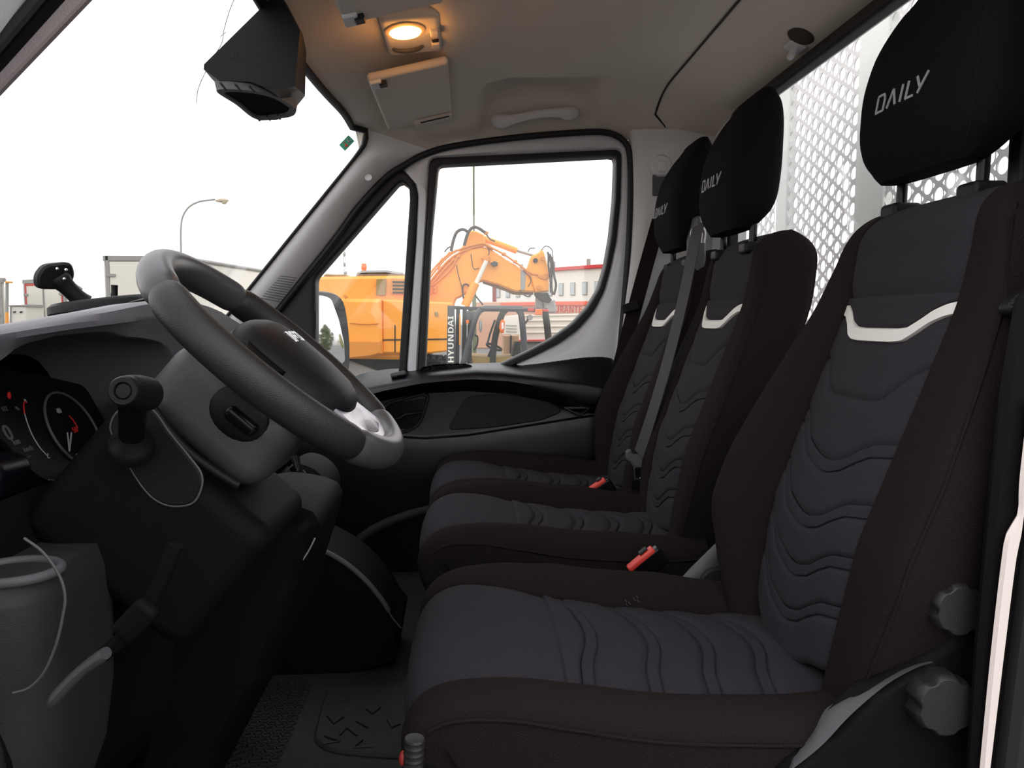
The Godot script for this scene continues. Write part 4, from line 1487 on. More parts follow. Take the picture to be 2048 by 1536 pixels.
func belts() -> void:
	var b := thing("seat_belt", Z(1277, 905, -0.33), "grey seat belt hanging down the bench between its two backrests, tongue at the end", "seat belt")
	var mb := MB.new()
	strap(mb, curve(PackedVector3Array([Z(1399, 448, -0.33), Z(1391, 475, -0.31), Z(1368, 590, -0.27), Z(1336, 720, -0.26), Z(1302, 835, -0.26), Z(1278, 908, -0.285)]), 40), Vector3(0.35, 0, 1), 0.046)
	obj("webbing", mb, mats.webbing, b, 50)
	mb = MB.new()
	mb.prism(rounded(ZP([1251, 902, 1262, 898, 1266, 908, 1294, 910, 1296, 900, 1307, 902, 1304, 918, 1292, 926, 1286, 936, 1268, 936, 1262, 926, 1252, 918], -0.288), 0.006), Transform3D(), -0.298, -0.282, 0.004)
	obj("tongue_grip", mb, mats.grey_plastic, b, 45)
	mb = MB.new()
	ring(mb, rounded(ZP([1267, 932, 1286, 932, 1284, 961, 1268, 961], -0.288), 0.004), rounded(ZP([1271, 937, 1282, 937, 1281, 956, 1272, 956], -0.288), 0.003), flat_of(PackedVector3Array([Z(1276.5, 946, -0.288)]))[0], -0.292, -0.288, 0.001, 60)
	obj("tongue_plate", mb, mats.chrome, b, 45)
	# belt outlet on the rear wall between the two headrests
	var g := thing("belt_outlet", Z(1396, 520, -0.36), "pale belt outlet between the two bench headrests", "belt outlet")
	mb = MB.new()
	mb.prism(rounded(ZP([1384, 476, 1392, 432, 1402, 432, 1412, 476, 1412, 545, 1386, 545], -0.38), 0.01), Transform3D(), -0.44, -0.375, 0.006)
	obj("body", mb, mats.grey_plastic, g, 45)
	mb = MB.new()
	mb.tube(curve(ZV([1384, 486, 1386, 462, 1396, 452, 1408, 462, 1406, 486], -0.352), 20), 0.006, 8)
	obj("loop", mb, mats.silver, g, 60)
	# passenger's belt along the pillar
	var p := thing("seat_belt", Z(1245, 740, -0.8), "black seat belt on the light pillar beside the passenger backrest", "seat belt")
	mb = MB.new()
	strap(mb, curve(PackedVector3Array([Z(1318, 440, -0.81), Z(1290, 540, -0.795), Z(1258, 660, -0.79), Z(1240, 730, -0.785)]), 30), Vector3(1, 0, 0.3), 0.046)
	obj("webbing", mb, mats.fabric_black, p, 50)
	mb = MB.new()
	mb.rbox(Transform3D(Basis(Vector3.BACK, 0.3), Z(1262, 614, -0.775)), Vector3(0.06, 0.03, 0.016), 0.006)
	obj("tongue_grip", mb, mats.black_plastic, p, 45)
	# driver's belt by the near pillar
	var dv := thing("seat_belt", Z(2030, 900, 0.79), "black seat belt at the frame's edge beside the driver's backrest", "seat belt")
	mb = MB.new()
	strap(mb, PackedVector3Array([Z(2075, 420, 0.80), Z(2052, 620, 0.80), Z(2034, 860, 0.79), Z(2010, 1150, 0.78)]), Vector3(1, 0, 0.25), 0.046)
	obj("webbing", mb, mats.fabric_black, dv, 50)
	mb = MB.new()
	mb.prism(rounded(ZP([2003, 615, 2012, 600, 2034, 583, 2075, 578, 2070, 632, 2022, 636, 2006, 628], 0.81), 0.006), Transform3D(), 0.80, 0.822, 0.004)
	obj("tongue_grip", mb, mats.black_plastic, dv, 45)
	# buckles
	var k := thing("belt_buckle", Z(1205, 980, -0.31), "belt buckle with red button on the bench cushion beside the hanging tongue", "buckle")
	buckle(k, Z(1179, 979, -0.31), Z(1210, 958, -0.31), 0.024)
	k = thing("belt_buckle", Z(1290, 1130, 0.2), "belt buckle with long red button between driver's seat and bench", "buckle")
	buckle(k, Z(1256, 1138, 0.2), Z(1306, 1096, 0.2), 0.026)

func buckle(root: Node3D, a: Vector3, b: Vector3, w: float) -> void:
	var f := frame_of((a + b) / 2, b - a, Vector3(0.4, 1, 0.0))
	var l := a.distance_to(b)
	var mb := MB.new()
	mb.rbox(f * Transform3D(Basis(), Vector3(0.012, -0.022, -0.004)), Vector3(l * 0.95, 0.04, w), 0.006)
	obj("body", mb, mats.gloss_black, root, 45)
	mb = MB.new()
	mb.rbox(f * Transform3D(Basis(), Vector3(0, 0.0, 0.002)), Vector3(l, 0.012, w * 0.86), 0.004)
	obj("button", mb, mats.buckle_red, root, 45)
	mb = MB.new()
	mb.rbox(f * Transform3D(Basis(), Vector3(l * 0.2, 0.009, 0)), Vector3(l * 0.3, 0.006, w * 0.5), 0.002)
	obj("slot", mb, mats.rubber, root, 45)
	mb = MB.new()
	mb.tube(PackedVector3Array([(a + b) / 2 + f.basis.y * -0.03, (a + b) / 2 + Vector3(0.05, -0.10, 0)]), 0.009, 10)
	obj("stem", mb, mats.rubber, root, 45)

# ---------------------------------------------------------------- overhead
func overhead() -> void:
	var l := thing("ceiling_lamp", Vector3(-0.128, 2.43, -0.125), "white plastic reading lamp glowing warm on the headliner", "lamp")
	var mb := MB.new()
	var tilt := Basis(Vector3.BACK, 0.12)
	mb.rbox(Transform3D(tilt, Vector3(-0.124, 2.412, -0.148)), Vector3(0.132, 0.034, 0.226), 0.014, 5)
	obj("housing", mb, plain("lamp_white", g8(226, 216, 200), 0.5), l, 50)
	mb = MB.new()
	var low := func(x: float, z: float, dy: float) -> Vector3: return Vector3(-0.124, 2.412, -0.148) + tilt * Vector3(x, -0.017 - dy, z)
	var rows := []
	for e in [[0.0, 0.046], [0.003, 0.046], [0.005, 0.042]]:
		var row := PackedVector3Array()
		for i in 40: row.append(low.call(-0.014 + cos(TAU * i / 40) * e[1] * 0.98, 0.052 + sin(TAU * i / 40) * e[1] * 1.05, e[0]))
		rows.append(row)
	mb.loft(rows, true, true)
	obj("lamp_ring", mb, plain("lamp_rim", g8(220, 190, 150), 0.4), l, 50)
	mb = MB.new()
	rows = []
	for e in [[0.004, 0.037], [0.009, 0.033], [0.0125, 0.022], [0.014, 0.006]]:
		var row := PackedVector3Array()
		for i in 40: row.append(low.call(-0.014 + cos(TAU * i / 40) * e[1], 0.052 + sin(TAU * i / 40) * e[1], e[0]))
		rows.append(row)
	mb.loft(rows, true, true)
	var glow := plain("lamp_glow", g8(255, 214, 140), 0.4)
	glow.emission_enabled = true
	glow.emission = g8(255, 190, 104)
	glow.emission_energy_multiplier = 4.0
	obj("bulb_lens", mb, glow, l, 60)
	var om := OmniLight3D.new()
	om.name = "lamp_light"
	om.light_color = g8(255, 170, 80)
	om.light_energy = 0.004
	om.light_size = 0.03
	om.omni_range = 4.0
	om.omni_attenuation = 2.0
	om.shadow_enabled = true
	add_child(om)
	om.position = low.call(-0.014, 0.052, 0.05)
	mb = MB.new()
	var cres := PackedVector3Array()
	for i in 13: cres.append(low.call(-0.016 + 0.034 * cos(PI * i / 12.0 + 0.0), -0.05 - 0.022 * sin(PI * i / 12.0), 0.001))
	mb.tube(cres, [0.003, 0.005, 0.006, 0.007, 0.0075, 0.008, 0.008, 0.008, 0.0075, 0.007, 0.006, 0.005, 0.003], 8)
	obj("finger_slot", mb, mats.grey_plastic, l, 50)
	for z in [0.03, -0.045]:
		mb = MB.new()
		mb.rbox(Transform3D(tilt, low.call(0.05, z, 0.003)), Vector3(0.02, 0.014, 0.03), 0.004)
		var sw := obj("switch", mb, mats.lamp_white, l, 50)
		mb = MB.new()
		mb.rbox(Transform3D(tilt, low.call(0.05, z * 0.25 - 0.004 + z * 0.3, 0.001)), Vector3(0.016, 0.008, 0.014), 0.003)
		obj("switch_gap", mb, mats.rubber, sw)
	# sun visors
	for side in [-1, 1]:
		var v := thing("sun_visor", Vector3(-0.15, 2.4, -0.52 if side == -1 else 0.36), "folded grey sun visor on the passenger side, hinged along the headliner" if side == -1 else "folded grey sun visor on the driver's side, cut by the picture's top edge", "sun visor", "sun visors")
		var z0 := -0.775 if side == -1 else 0.085
		var z1 := -0.275 if side == -1 else 0.62
		var o := Vector3(-0.145, 2.368, (z0 + z1) / 2)
		var f := Basis(Vector3.BACK, 0.235)
		mb = MB.new()
		mb.rbox(Transform3D(f, o), Vector3(0.205, 0.022, z1 - z0), 0.010, 4)
		obj("board", mb, mats.trim_grey if false else mats.headliner, v, 50)
		var inner := z1 if side == -1 else z0
		var s2 := -1.0 if side == -1 else 1.0
		mb = MB.new()
		mb.rbox(Transform3D(f, o + f * Vector3(-0.085, -0.012, 0) + Vector3(0, 0, inner - o.z + s2 * 0.03)), Vector3(0.03, 0.012, 0.05), 0.004)
		var clip := obj("pivot_clip", mb, mats.trim_grey, v, 50)
		mb = MB.new()
		mb.rbox(Transform3D(f, o + f * Vector3(-0.068, -0.014, 0) + Vector3(0, 0, inner - o.z + s2 * 0.03)), Vector3(0.02, 0.014, 0.03), 0.003)
		obj("clip_gap", mb, mats.rubber, clip)
		if side == -1:
			mb = MB.new()
			mb.rbox(Transform3D(f, o + f * Vector3(0.04, -0.014, 0) + Vector3(0, 0, -0.222)), Vector3(0.12, 0.016, 0.05), 0.006)
			var pk := obj("ticket_pocket", mb, mats.headliner, v, 50)
			mb = MB.new()
			mb.rbox(Transform3D(f, o + f * Vector3(0.045, -0.0225, 0) + Vector3(0, 0, -0.196)), Vector3(0.09, 0.003, 0.006), 0.001, 1)
			obj("slit", mb, mats.rubber, pk)
	# grab handle over the passenger door
	var h := thing("grab_handle", Z(1070, 235, -0.82), "grey grab handle on the headliner above the passenger door", "handle")
	mb = MB.new()
	mb.tube(curve(PackedVector3Array([Z(992, 240, -0.835), Z(1008, 242, -0.80), Z(1036, 236, -0.785), Z(1076, 228, -0.785), Z(1112, 225, -0.785), Z(1134, 227, -0.80), Z(1148, 226, -0.835)]), 40), [0.018, 0.02, 0.021, 0.022, 0.022, 0.022, 0.021, 0.019, 0.017, 0.0155, 0.0145, 0.014, 0.0135, 0.013, 0.013, 0.013, 0.013, 0.013, 0.013, 0.013, 0.013, 0.013, 0.013, 0.013, 0.013, 0.013, 0.0135, 0.014, 0.0145, 0.015, 0.016, 0.018, 0.02, 0.021, 0.022, 0.022, 0.022, 0.021, 0.02, 0.018], 14)
	obj("bar", mb, mats.trim_grey, h, 60)
	# black sensor housing at the top of the windscreen
	var s := thing("sensor_housing", Vector3(-0.45, 2.26, -0.04), "black sensor housing hanging at the top middle of the windscreen", "housing")
	mb = MB.new()
	var zn := 0.13
	var zf := -0.16
	var near_p := [Z(560, -22, zn), Z(406, 130, zn), Z(405, 140, zn), Z(436, 163, zn), Z(500, 166, zn), Z(556, 184, zn), Z(594, 176, zn), Z(604, 60, zn)]
	var far_p := [Z(585, 40, zf), Z(498, 226, zf), Z(500, 232, zf), Z(516, 243, zf), Z(552, 242, zf), Z(578, 234, zf), Z(612, 192, zf), Z(614, 110, zf)]
	rows = []
	for i in 7:
		var f := i / 6.0
		var row := PackedVector3Array()
		for j in 8: row.append((near_p[j] as Vector3).lerp(far_p[j], f))
		var cc := Vector3.ZERO
		for q in row: cc += q / 8.0
		if i in [0, 6]: row = _toward(row, cc, 0.965, 0.0)
		if i == 0: row = _toward(row, cc, 1.0, 0.004)
		rows.append(row)
	mb.loft(rows, true, true)
	obj("shell", mb, mats.black_plastic, s, 30)
	mb = MB.new()
	var at_low := func(a: float, b: float, out: float) -> Vector3: return Y(a, b, 2.200 - out)
	var lip := PackedVector3Array()
	for q in [[448, 182], [500, 182], [545, 192], [576, 210], [580, 218], [572, 226], [545, 230], [512, 230], [480, 206]]: lip.append(at_low.call(q[0], q[1], 0.0))
	var lipc := curve(lip, 60, true)
	mb.loft([_lift(_shrink(lipc, 1.25), 0.012), _lift(_shrink(lipc, 1.2), -0.004), _lift(lipc, -0.004), _lift(_shrink(lipc, 0.95), 0.01)], true)
	obj("lower_lip", mb, mats.lip_grey, s, 50)
	mb = MB.new()
	mb.loft([_lift(_shrink(lipc, 0.98), 0.006), _lift(_shrink(lipc, 0.96), 0.0)], true, true)
	obj("cavity", mb, mats.seal_matt, s)
	for e in [[441, 166, 452, 180], [470, 168, 482, 182], [497, 171, 509, 183], [512, 233, 519, 241], [534, 232, 540, 240], [556, 230, 560, 238]]:
		mb = MB.new()
		mb.tube(PackedVector3Array([at_low.call(e[0], e[1], 0.007), at_low.call(e[2], e[3], 0.007)]), 0.0022, 6)
		obj("slot", mb, mats.rubber, s)
	mb = MB.new()
	mb.add(text_mesh("off", 0.016, 0.001), Transform3D(Basis(), Z(464, 112, zn + 0.004)))
	obj("embossed_print", mb, mats.rubber_soft, s)
	# sticker, thread
	mb = MB.new()
	mb.prism(ZP([678, 290, 697, 270, 709, 282, 690, 302], -0.735), Transform3D(), -0.7358, -0.735)
	var st := thing("sticker", Z(693, 286, -0.735), "small green sticker on the windscreen beside the far pillar", "sticker")
	obj("sheet", mb, plain("sticker_green", g8(66, 158, 124), 0.6), st)
	mb = MB.new()
	mb.tube(curve(ZV([695, 276, 697, 283, 703, 281], -0.7345), 10), 0.0016, 5)
	obj("emblem", mb, mats.print_white, st)
	mb = MB.new()
	mb.ball(Z(693, 291, -0.7345), Vector3(0.005, 0.004, 0.0008), 10, 6)
	mb.tube(ZV([687, 284, 692, 288, 690, 294], -0.7345), 0.0012, 5)
	obj("emblem", mb, mats.buckle_red, st)
	mb = MB.new()
	mb.tube(curve(ZV([470, -5, 458, 25, 448, 60, 444, 85, 430, 110, 408, 150, 396, 180, 393, 205], -0.02), 40), 0.0007, 5)
	mb.tube(ZV([441, 73, 452, 64], -0.02), 0.0006, 4)
	tag(obj("thread", mb, mats.rubber_soft), "thin dark thread dangling past the black sensor housing", "thread")
	# coat hook on the rear headliner, the lining round it grimy
	var ch := thing("coat_hook", Y(1590, 78, 2.42), "pale coat hook on a grimy spot of the headliner above the bench", "hook")
	var base := Vector3(0.70, 0, 0)
	for i in 30:
		var q := X(1590, 78, 0.64 + i * 0.005)
		if roof_y(q.x, q.z) <= q.y: base = q; break
	base.y = roof_y(base.x, base.z)
	var sl := Basis(Vector3.BACK, -0.45)
	mb = MB.new()
	mb.rbox(Transform3D(sl, base + Vector3(0.01, -0.006, -0.02)), Vector3(0.04, 0.01, 0.05), 0.004)
	mb.rbox(Transform3D(sl, base + Vector3(0.004, -0.02, -0.022)), Vector3(0.014, 0.028, 0.024), 0.005)
	obj("hook", mb, mats.trim_grey, ch, 45)
	mb = MB.new()
	mb.ball(base + Vector3(0.0, -0.001, 0.03), Vector3(0.03, 0.006, 0.035), 20, 8, sl)
	obj("grime", mb, plain("grime", g8(70, 62, 56), 0.95), ch, 60)

# ---------------------------------------------------------------- floor
func floor_things() -> void:
	var m := thing("floor_mat", Vector3(-0.28, 0.91, 0.2), "black rubber floor mat with honeycomb edge and chevron marks", "floor mat")
	var mb := MB.new()
	mb.rbox(Transform3D(Basis(), Vector3(-0.28, 0.914, 0.15)), Vector3(0.66, 0.012, 0.9), 0.004)
	obj("sheet", mb, mats.mat_rubber, m)
	mb = MB.new()
	for i in 13:
		for k in 27:
			var c := Vector3(-0.60 + i * 0.0195, 0.92, -0.04 + k * 0.0225 + (0.01125 if i % 2 else 0.0))
			if c.x < -0.362:
				for s in 6:
					var a := c + Vector3(cos(TAU * s / 6), 0, sin(TAU * s / 6)) * 0.0104
					var b := c + Vector3(cos(TAU * (s + 1) / 6), 0, sin(TAU * (s + 1) / 6)) * 0.0104
					var i0 := c + (a - c) * 0.76
					var i1 := c + (b - c) * 0.76
					mb.quad(a - Vector3(0, 0.004, 0), b - Vector3(0, 0.004, 0), b + Vector3(0, 0.0042, 0), a + Vector3(0, 0.0042, 0))
					mb.quad(a + Vector3(0, 0.0042, 0), b + Vector3(0, 0.0042, 0), i1 + Vector3(0, 0.0042, 0), i0 + Vector3(0, 0.0042, 0))
					mb.quad(i0 + Vector3(0, 0.0042, 0), i1 + Vector3(0, 0.0042, 0), i1 - Vector3(0, 0.004, 0), i0 - Vector3(0, 0.004, 0))
	obj("honeycomb", mb, mats.mat_rubber, m, 30).set_meta("kind", "stuff")
	# raised heel pad with chevrons
	var pad := PackedVector2Array()
	for q in [[655, 1375], [740, 1370], [850, 1372], [860, 1515], [760, 1512], [660, 1502], [625, 1480], [640, 1420]]:
		var w := Y(q[0], q[1], 0.925)
		pad.append(Vector2(w.x, -w.z))
	mb = MB.new()
	mb.prism(rounded(pad, 0.03), Transform3D(Basis(Vector3(1, 0, 0), Vector3(0, 0, -1), Vector3(0, 1, 0)), Vector3.ZERO), 0.916, 0.928, 0.005)
	var hp := obj("heel_pad", mb, mats.mat_rubber, m, 40)
	for e in [[655, 1432, 668, 1448, 687, 1434], [680, 1470, 694, 1456, 714, 1471], [650, 1472, 679, 1483, 645, 1487], [725, 1480, 708, 1495, 745, 1492], [733, 1418, 745, 1428, 760, 1415], [712, 1442, 735, 1455, 722, 1446], [775, 1440, 785, 1455, 800, 1448]]:
		mb = MB.new()
		mb.tube(PackedVector3Array([Y(e[0], e[1], 0.929), Y(e[2], e[3], 0.929), Y(e[4], e[5], 0.929)]), 0.0026, 6)
		obj("chevron", mb, mats.rubber, hp)
	# ridged lever grip in front of the driver's seat
	var g := thing("lever_grip", Z(828, 1530, 0.83), "ridged grey lever grip with a red tip at the driver's seat front", "lever")
	mb = MB.new()
	var prof := PackedVector2Array([Vector2(0.0, -0.09)])
	for i in 12:
		prof.append(Vector2(0.0112, -0.085 + i * 0.0076)); prof.append(Vector2(0.0122, -0.0825 + i * 0.0076)); prof.append(Vector2(0.0112, -0.080 + i * 0.0076))
	prof.append(Vector2(0.0, 0.006))
	mb.lathe(Transform3D(Basis(Vector3.BACK, -0.06), Z(829, 1482, 0.83)), prof, 24)
	obj("grip", mb, mats.knob_plastic, g, 25)
	mb = MB.new()
	mb.ball(Z(806, 1517, 0.825), Vector3(0.005, 0.009, 0.008), 16, 10)
	obj("tip", mb, plain("dark_red", g8(150, 40, 36), 0.5), g, 60)
	mb = MB.new()
	mb.rbox(Transform3D(Basis(), Vector3(-0.06, 1.06, 0.80)), Vector3(0.05, 0.30, 0.06), 0.015)
	obj("mount", mb, mats.black_plastic, g, 45)
	# step edge on the passenger side
	mb = MB.new()
	mb.tube(curve(ZV([720, 1078, 750, 1058, 790, 1040, 850, 1022, 960, 1005], -0.80), 24), 0.016, 10)
	var se := thing("step_edge", Z(840, 1030, -0.8), "dark moulded step edge in the passenger footwell", "step")
	obj("moulding", mb, mats.rubber_soft, se, 60)

# ---------------------------------------------------------------- the yard outside
func far(d: float) -> float:
	return EYE.z - d

func block(mb: MB, l: Array, d: float, thick: float, b := 0.02) -> void:     # outline at distance d, thick away from the cab
	mb.prism(ZP(l, far(d)), Transform3D(), far(d) - thick, far(d), b)

func rod(mb: MB, l: Array, d: float, r: float, sides := 8, bend := true) -> void:
	var v := ZV(l, far(d))
	mb.tube(curve(v, maxi(4, v.size() * 5)) if bend and v.size() > 2 else v, r, sides)

func one(called: String, l: Array, d: float, thick: float, m: Material, parent: Node3D, b := 0.02) -> MeshInstance3D:
	var mb := MB.new()
	block(mb, l, d, thick, b)
	return obj(called, mb, m, parent, 40)

func line(called: String, l: Array, d: float, r: float, m: Material, parent: Node3D, bend := true) -> MeshInstance3D:
	var mb := MB.new()
	rod(mb, l, d, r, 8, bend)
	return obj(called, mb, m, parent, 60)

func yard() -> void:
	var ground := MB.new()
	ground.rbox(Transform3D(Basis(), Vector3(0, -0.1, -60)), Vector3(400, 0.2, 400), 0.02, 1)
	struct("ground", ground, grained("asphalt", g8(128, 124, 120), 0.95, soft_bumps, 0.6, 0.4, blotch), "grey asphalt yard")
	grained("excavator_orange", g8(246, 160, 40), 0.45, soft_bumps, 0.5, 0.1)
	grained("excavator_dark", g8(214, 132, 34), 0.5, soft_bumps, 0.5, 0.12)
	plain("track_black", g8(34, 32, 31), 0.85)
	plain("hose", g8(52, 46, 44), 0.6)
	plain("olive", g8(150, 122, 66), 0.7)
	plain("amber", g8(238, 112, 22), 0.3)
	plain("frame_dark", g8(52, 56, 62), 0.5)
	plain("trailer_white", g8(226, 222, 210), 0.6)
	plain("trailer_grey", g8(150, 148, 144), 0.6)
	plain("sign_red", g8(200, 44, 44), 0.6)
	plain("wall_white", g8(228, 224, 214), 0.9)
	plain("pane_dark", g8(176, 184, 186), 0.2)
	excavator()
	forklift()
	trucks()
	background()
	guard()
	driver_door()

func excavator() -> void:
	var e := thing("excavator", Vector3(Z(800, 700, far(14.5)).x, 0, far(14.5)), "large orange excavator with folded boom parked beyond the passenger window", "excavator")
	var o: Material = mats.excavator_orange
	var d := 14.0
	var up := one("engine_housing", [560, 556, 640, 553, 815, 551, 850, 553, 860, 606, 850, 720, 560, 716], d + 0.05, 2.6, o, e, 0.05)
	one("counterweight", [540, 598, 600, 590, 640, 596, 762, 598, 764, 706, 740, 712, 690, 716, 540, 716], d - 0.25, 2.9, o, e, 0.06)
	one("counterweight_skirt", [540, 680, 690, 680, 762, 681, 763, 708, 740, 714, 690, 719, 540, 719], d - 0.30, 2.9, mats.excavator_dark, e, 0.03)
	one("cab_base", [764, 599, 904, 605, 907, 640, 897, 703, 860, 707, 764, 707], d - 0.12, 1.2, o, e, 0.03)
	line("panel_seam", [764, 680, 830, 679, 898, 678], d - 0.13, 0.012, mats.track_black, e, false)
	line("panel_seam", [790, 650, 790, 705], d - 0.13, 0.010, mats.track_black, e, false)
	line("panel_seam", [700, 646, 730, 648, 758, 647], d - 0.28, 0.010, mats.excavator_dark, e)
	one("mesh_grille", [753, 558, 772, 557, 771, 591, 752, 591], d - 0.02, 0.06, mats.olive, e, 0.01)
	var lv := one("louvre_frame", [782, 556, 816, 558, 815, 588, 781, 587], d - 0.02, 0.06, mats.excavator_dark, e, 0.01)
	for k in 4:
		var y := 562.0 + k * 7
		one("louvre_slot", [785, y, 813, y + 0.6, 813, y + 4.0, 785, y + 3.6], d - 0.04, 0.03, mats.track_black, lv, 0.004)
	one("bolt_plate", [686, 591, 692, 589, 696, 594, 690, 598], d - 0.29, 0.04, mats.excavator_dark, e, 0.005)
	line("oval_badge", [872, 624, 874, 632], d - 0.14, 0.03, mats.olive, e, false)
	one("roof_box", [711, 553, 713, 545, 722, 541, 771, 540, 806, 545, 812, 552], d + 0.4, 1.0, mats.trailer_grey, e, 0.04)
	one("roof_box", [645, 552, 652, 547, 672, 549, 690, 548, 694, 553], d + 0.9, 0.7, mats.olive, e, 0.03)
	var bc := MB.new()
	var bp := Z(728, 540, far(d + 0.5))
	bc.lathe(Transform3D(Basis(), bp), PackedVector2Array([Vector2(0, 0.12), Vector2(0.04, 0.118), Vector2(0.05, 0.09), Vector2(0.055, 0.03), Vector2(0.045, 0.02), Vector2(0.045, -0.04), Vector2(0, -0.04)]), 16)
	obj("beacon", bc, mats.amber, e, 40)
	# boom
	var bd := d + 0.9
	var boom := one("boom", [850, 612, 852, 580, 866, 554, 889, 526, 905, 512, 919, 504, 930, 499, 942, 496, 956, 494, 969, 494, 985, 500, 1008, 516, 1032, 530, 1047, 541, 1059, 553, 1065, 569, 1070, 584, 1030, 583, 1014, 577, 995, 569, 985, 567, 968, 562, 960, 563, 949, 573, 938, 583, 925, 592, 913, 597, 909, 606, 908, 614], bd, 0.55, o, e, 0.03)
	line("boom_underside", [1066, 586, 1030, 586, 1014, 580, 985, 570, 966, 564], bd + 0.3, 0.035, mats.olive, boom)
	one("grey_patch", [1041, 538, 1052, 546, 1050, 580, 1041, 580], bd - 0.01, 0.02, mats.trailer_grey, boom, 0.003)
	one("cylinder_mount", [916, 505, 926, 490, 936, 467, 944, 461, 955, 463, 968, 470, 972, 488, 962, 496, 940, 498], bd + 0.12, 0.3, o, boom, 0.02)
	one("boom_step", [921, 500, 934, 494, 950, 488, 968, 484, 978, 488, 990, 498, 984, 500, 968, 492, 946, 497, 930, 504], bd - 0.03, 0.10, mats.excavator_dark, boom, 0.01)
	var c1 := MB.new()
	rod(c1, [967, 477, 1000, 489, 1034, 502], bd + 0.25, 0.062, 12, false)
	obj("arm_cylinder", c1, o, e, 50)
	line("cylinder_rod", [1032, 501, 1076, 514], bd + 0.25, 0.027, mats.trailer_grey, e, false)
	line("lift_rod", [973, 522, 952, 567], bd - 0.15, 0.042, mats.wall_white, e, false)
	line("lift_cylinder", [951, 566, 930, 612], bd - 0.15, 0.085, o, e, false)
	one("rod_eye", [962, 516, 970, 508, 980, 512, 980, 522, 970, 528], bd - 0.1, 0.12, mats.excavator_dark, boom, 0.02)
	one("work_lamp", [981, 526, 989, 522, 996, 525, 995, 531, 987, 533], bd - 0.12, 0.12, mats.frame_dark, boom, 0.01)
	# arm and its hoses
	var ad := bd - 0.02
	var arm := one("arm", [1054, 538, 1060, 520, 1063, 512, 1079, 504, 1084, 497, 1089, 506, 1094, 525, 1098, 545, 1098, 583, 1072, 585, 1064, 568, 1060, 550], ad, 0.42, o, e, 0.03)
	for q in [[1071, 521], [1086, 517], [1078, 575]]:
		var mb := MB.new()
		mb.lathe(Transform3D(Basis(Vector3.RIGHT, PI / 2), Z(q[0], q[1], far(ad - 0.03))), PackedVector2Array([Vector2(0, 0.03), Vector2(0.04, 0.03), Vector2(0.045, 0.02), Vector2(0.045, -0.02)]), 16)
		obj("pivot_pin", mb, mats.track_black if q[0] == 1071 else mats.excavator_dark, arm, 40)
	one("cable_guide", [1074, 550, 1098, 546, 1099, 556, 1090, 560, 1078, 556], ad - 0.03, 0.06, mats.excavator_dark, arm, 0.01)
	one("coupler", [1070, 586, 1096, 585, 1099, 592, 1104, 600, 1098, 606, 1084, 600, 1076, 596], ad, 0.4, mats.track_black, e, 0.02)
	one("breaker_foot", [1088, 604, 1110, 600, 1113, 616, 1112, 626, 1090, 626], ad + 0.1, 0.35, mats.trailer_grey, e, 0.03)
	one("breaker_foot", [1073, 592, 1080, 598, 1088, 604, 1088, 620, 1072, 616], ad + 0.2, 0.3, mats.trailer_grey, e, 0.03)
	for q in [[1095, 504, 1101, 520, 1103, 545, 1103, 575, 1106, 590], [1099, 508, 1106, 525, 1108, 550, 1112, 570, 1108, 590], [1097, 510, 1097, 530, 1101, 560, 1102, 585], [1056, 504, 1060, 497, 1070, 496], [1083, 500, 1092, 492, 1104, 500, 1106, 520]]:
		line("hose", q, ad - 0.1, 0.022 if q[0] > 1090 else 0.010, mats.hose, arm)
	for q in [[902, 502, 907, 480, 914, 464, 926, 459, 938, 465], [928, 491, 936, 466, 946, 455, 956, 456, 970, 465], [889, 504, 896, 496, 906, 492], [972, 468, 980, 478, 990, 483]]:
		line("hose", q, bd - 0.05, 0.030 if q[0] > 900 and q[0] < 940 else 0.014, mats.hose, boom)
	for q in [[856, 560, 880, 530, 900, 510, 922, 498, 948, 490, 968, 487, 980, 494, 1010, 510, 1060, 545, 1076, 549], [858, 566, 884, 534, 905, 514, 930, 500], [860, 572, 890, 537, 908, 519], [864, 572, 900, 540, 916, 512], [856, 552, 876, 528, 898, 508, 915, 500]]:
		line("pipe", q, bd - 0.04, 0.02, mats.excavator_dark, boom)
	for q in [[884, 519], [898, 507], [906, 518], [916, 511], [1007, 508], [1030, 523], [878, 536], [870, 582], [972, 466], [870, 575]]:
		one("pipe_clamp", [q[0] - 5, q[1] + 2, q[0], q[1] - 4, q[0] + 6, q[1] - 2, q[0] + 3, q[1] + 5], bd - 0.05, 0.08, mats.excavator_dark, boom, 0.008)
	for q in [[913, 530, 918, 555, 925, 580, 930, 606], [942, 508, 944, 524, 948, 538, 958, 536], [976, 494, 978, 506, 972, 518], [1046, 540, 1062, 558, 1056, 574], [928, 605, 925, 580, 927, 570, 936, 570, 950, 590, 966, 610]]:
		line("cable", q, bd - 0.03, 0.008 if q[0] != 928 else 0.016, mats.hose, boom)
	one("tie_plate", [852, 590, 858, 574, 872, 568, 866, 588], bd - 0.03, 0.05, mats.excavator_dark, boom, 0.01)
	line("drip_hose", [1040, 580, 1047, 589, 1056, 593, 1064, 588], bd - 0.03, 0.012, mats.hose, boom)
	# undercarriage
	for k in 2:
		var td := d + 0.3 + k * 2.0
		var tr := one("track", [560, 735, 580, 716, 880, 712, 905, 725, 915, 770, 900, 831, 600, 831, 565, 790], td, 0.55, mats.track_black, e, 0.05)
		if k == 0:
			for i in 26:
				var a := 575.0 + i * 12.5
				one("track_shoe", [a, 712, a + 9, 712, a + 9, 719, a, 719], td - 0.03, 0.6, mats.frame_dark, tr, 0.01)
	one("slew_ring", [700, 700, 860, 700, 860, 722, 700, 722], d + 0.9, 1.2, mats.track_black, e, 0.03)
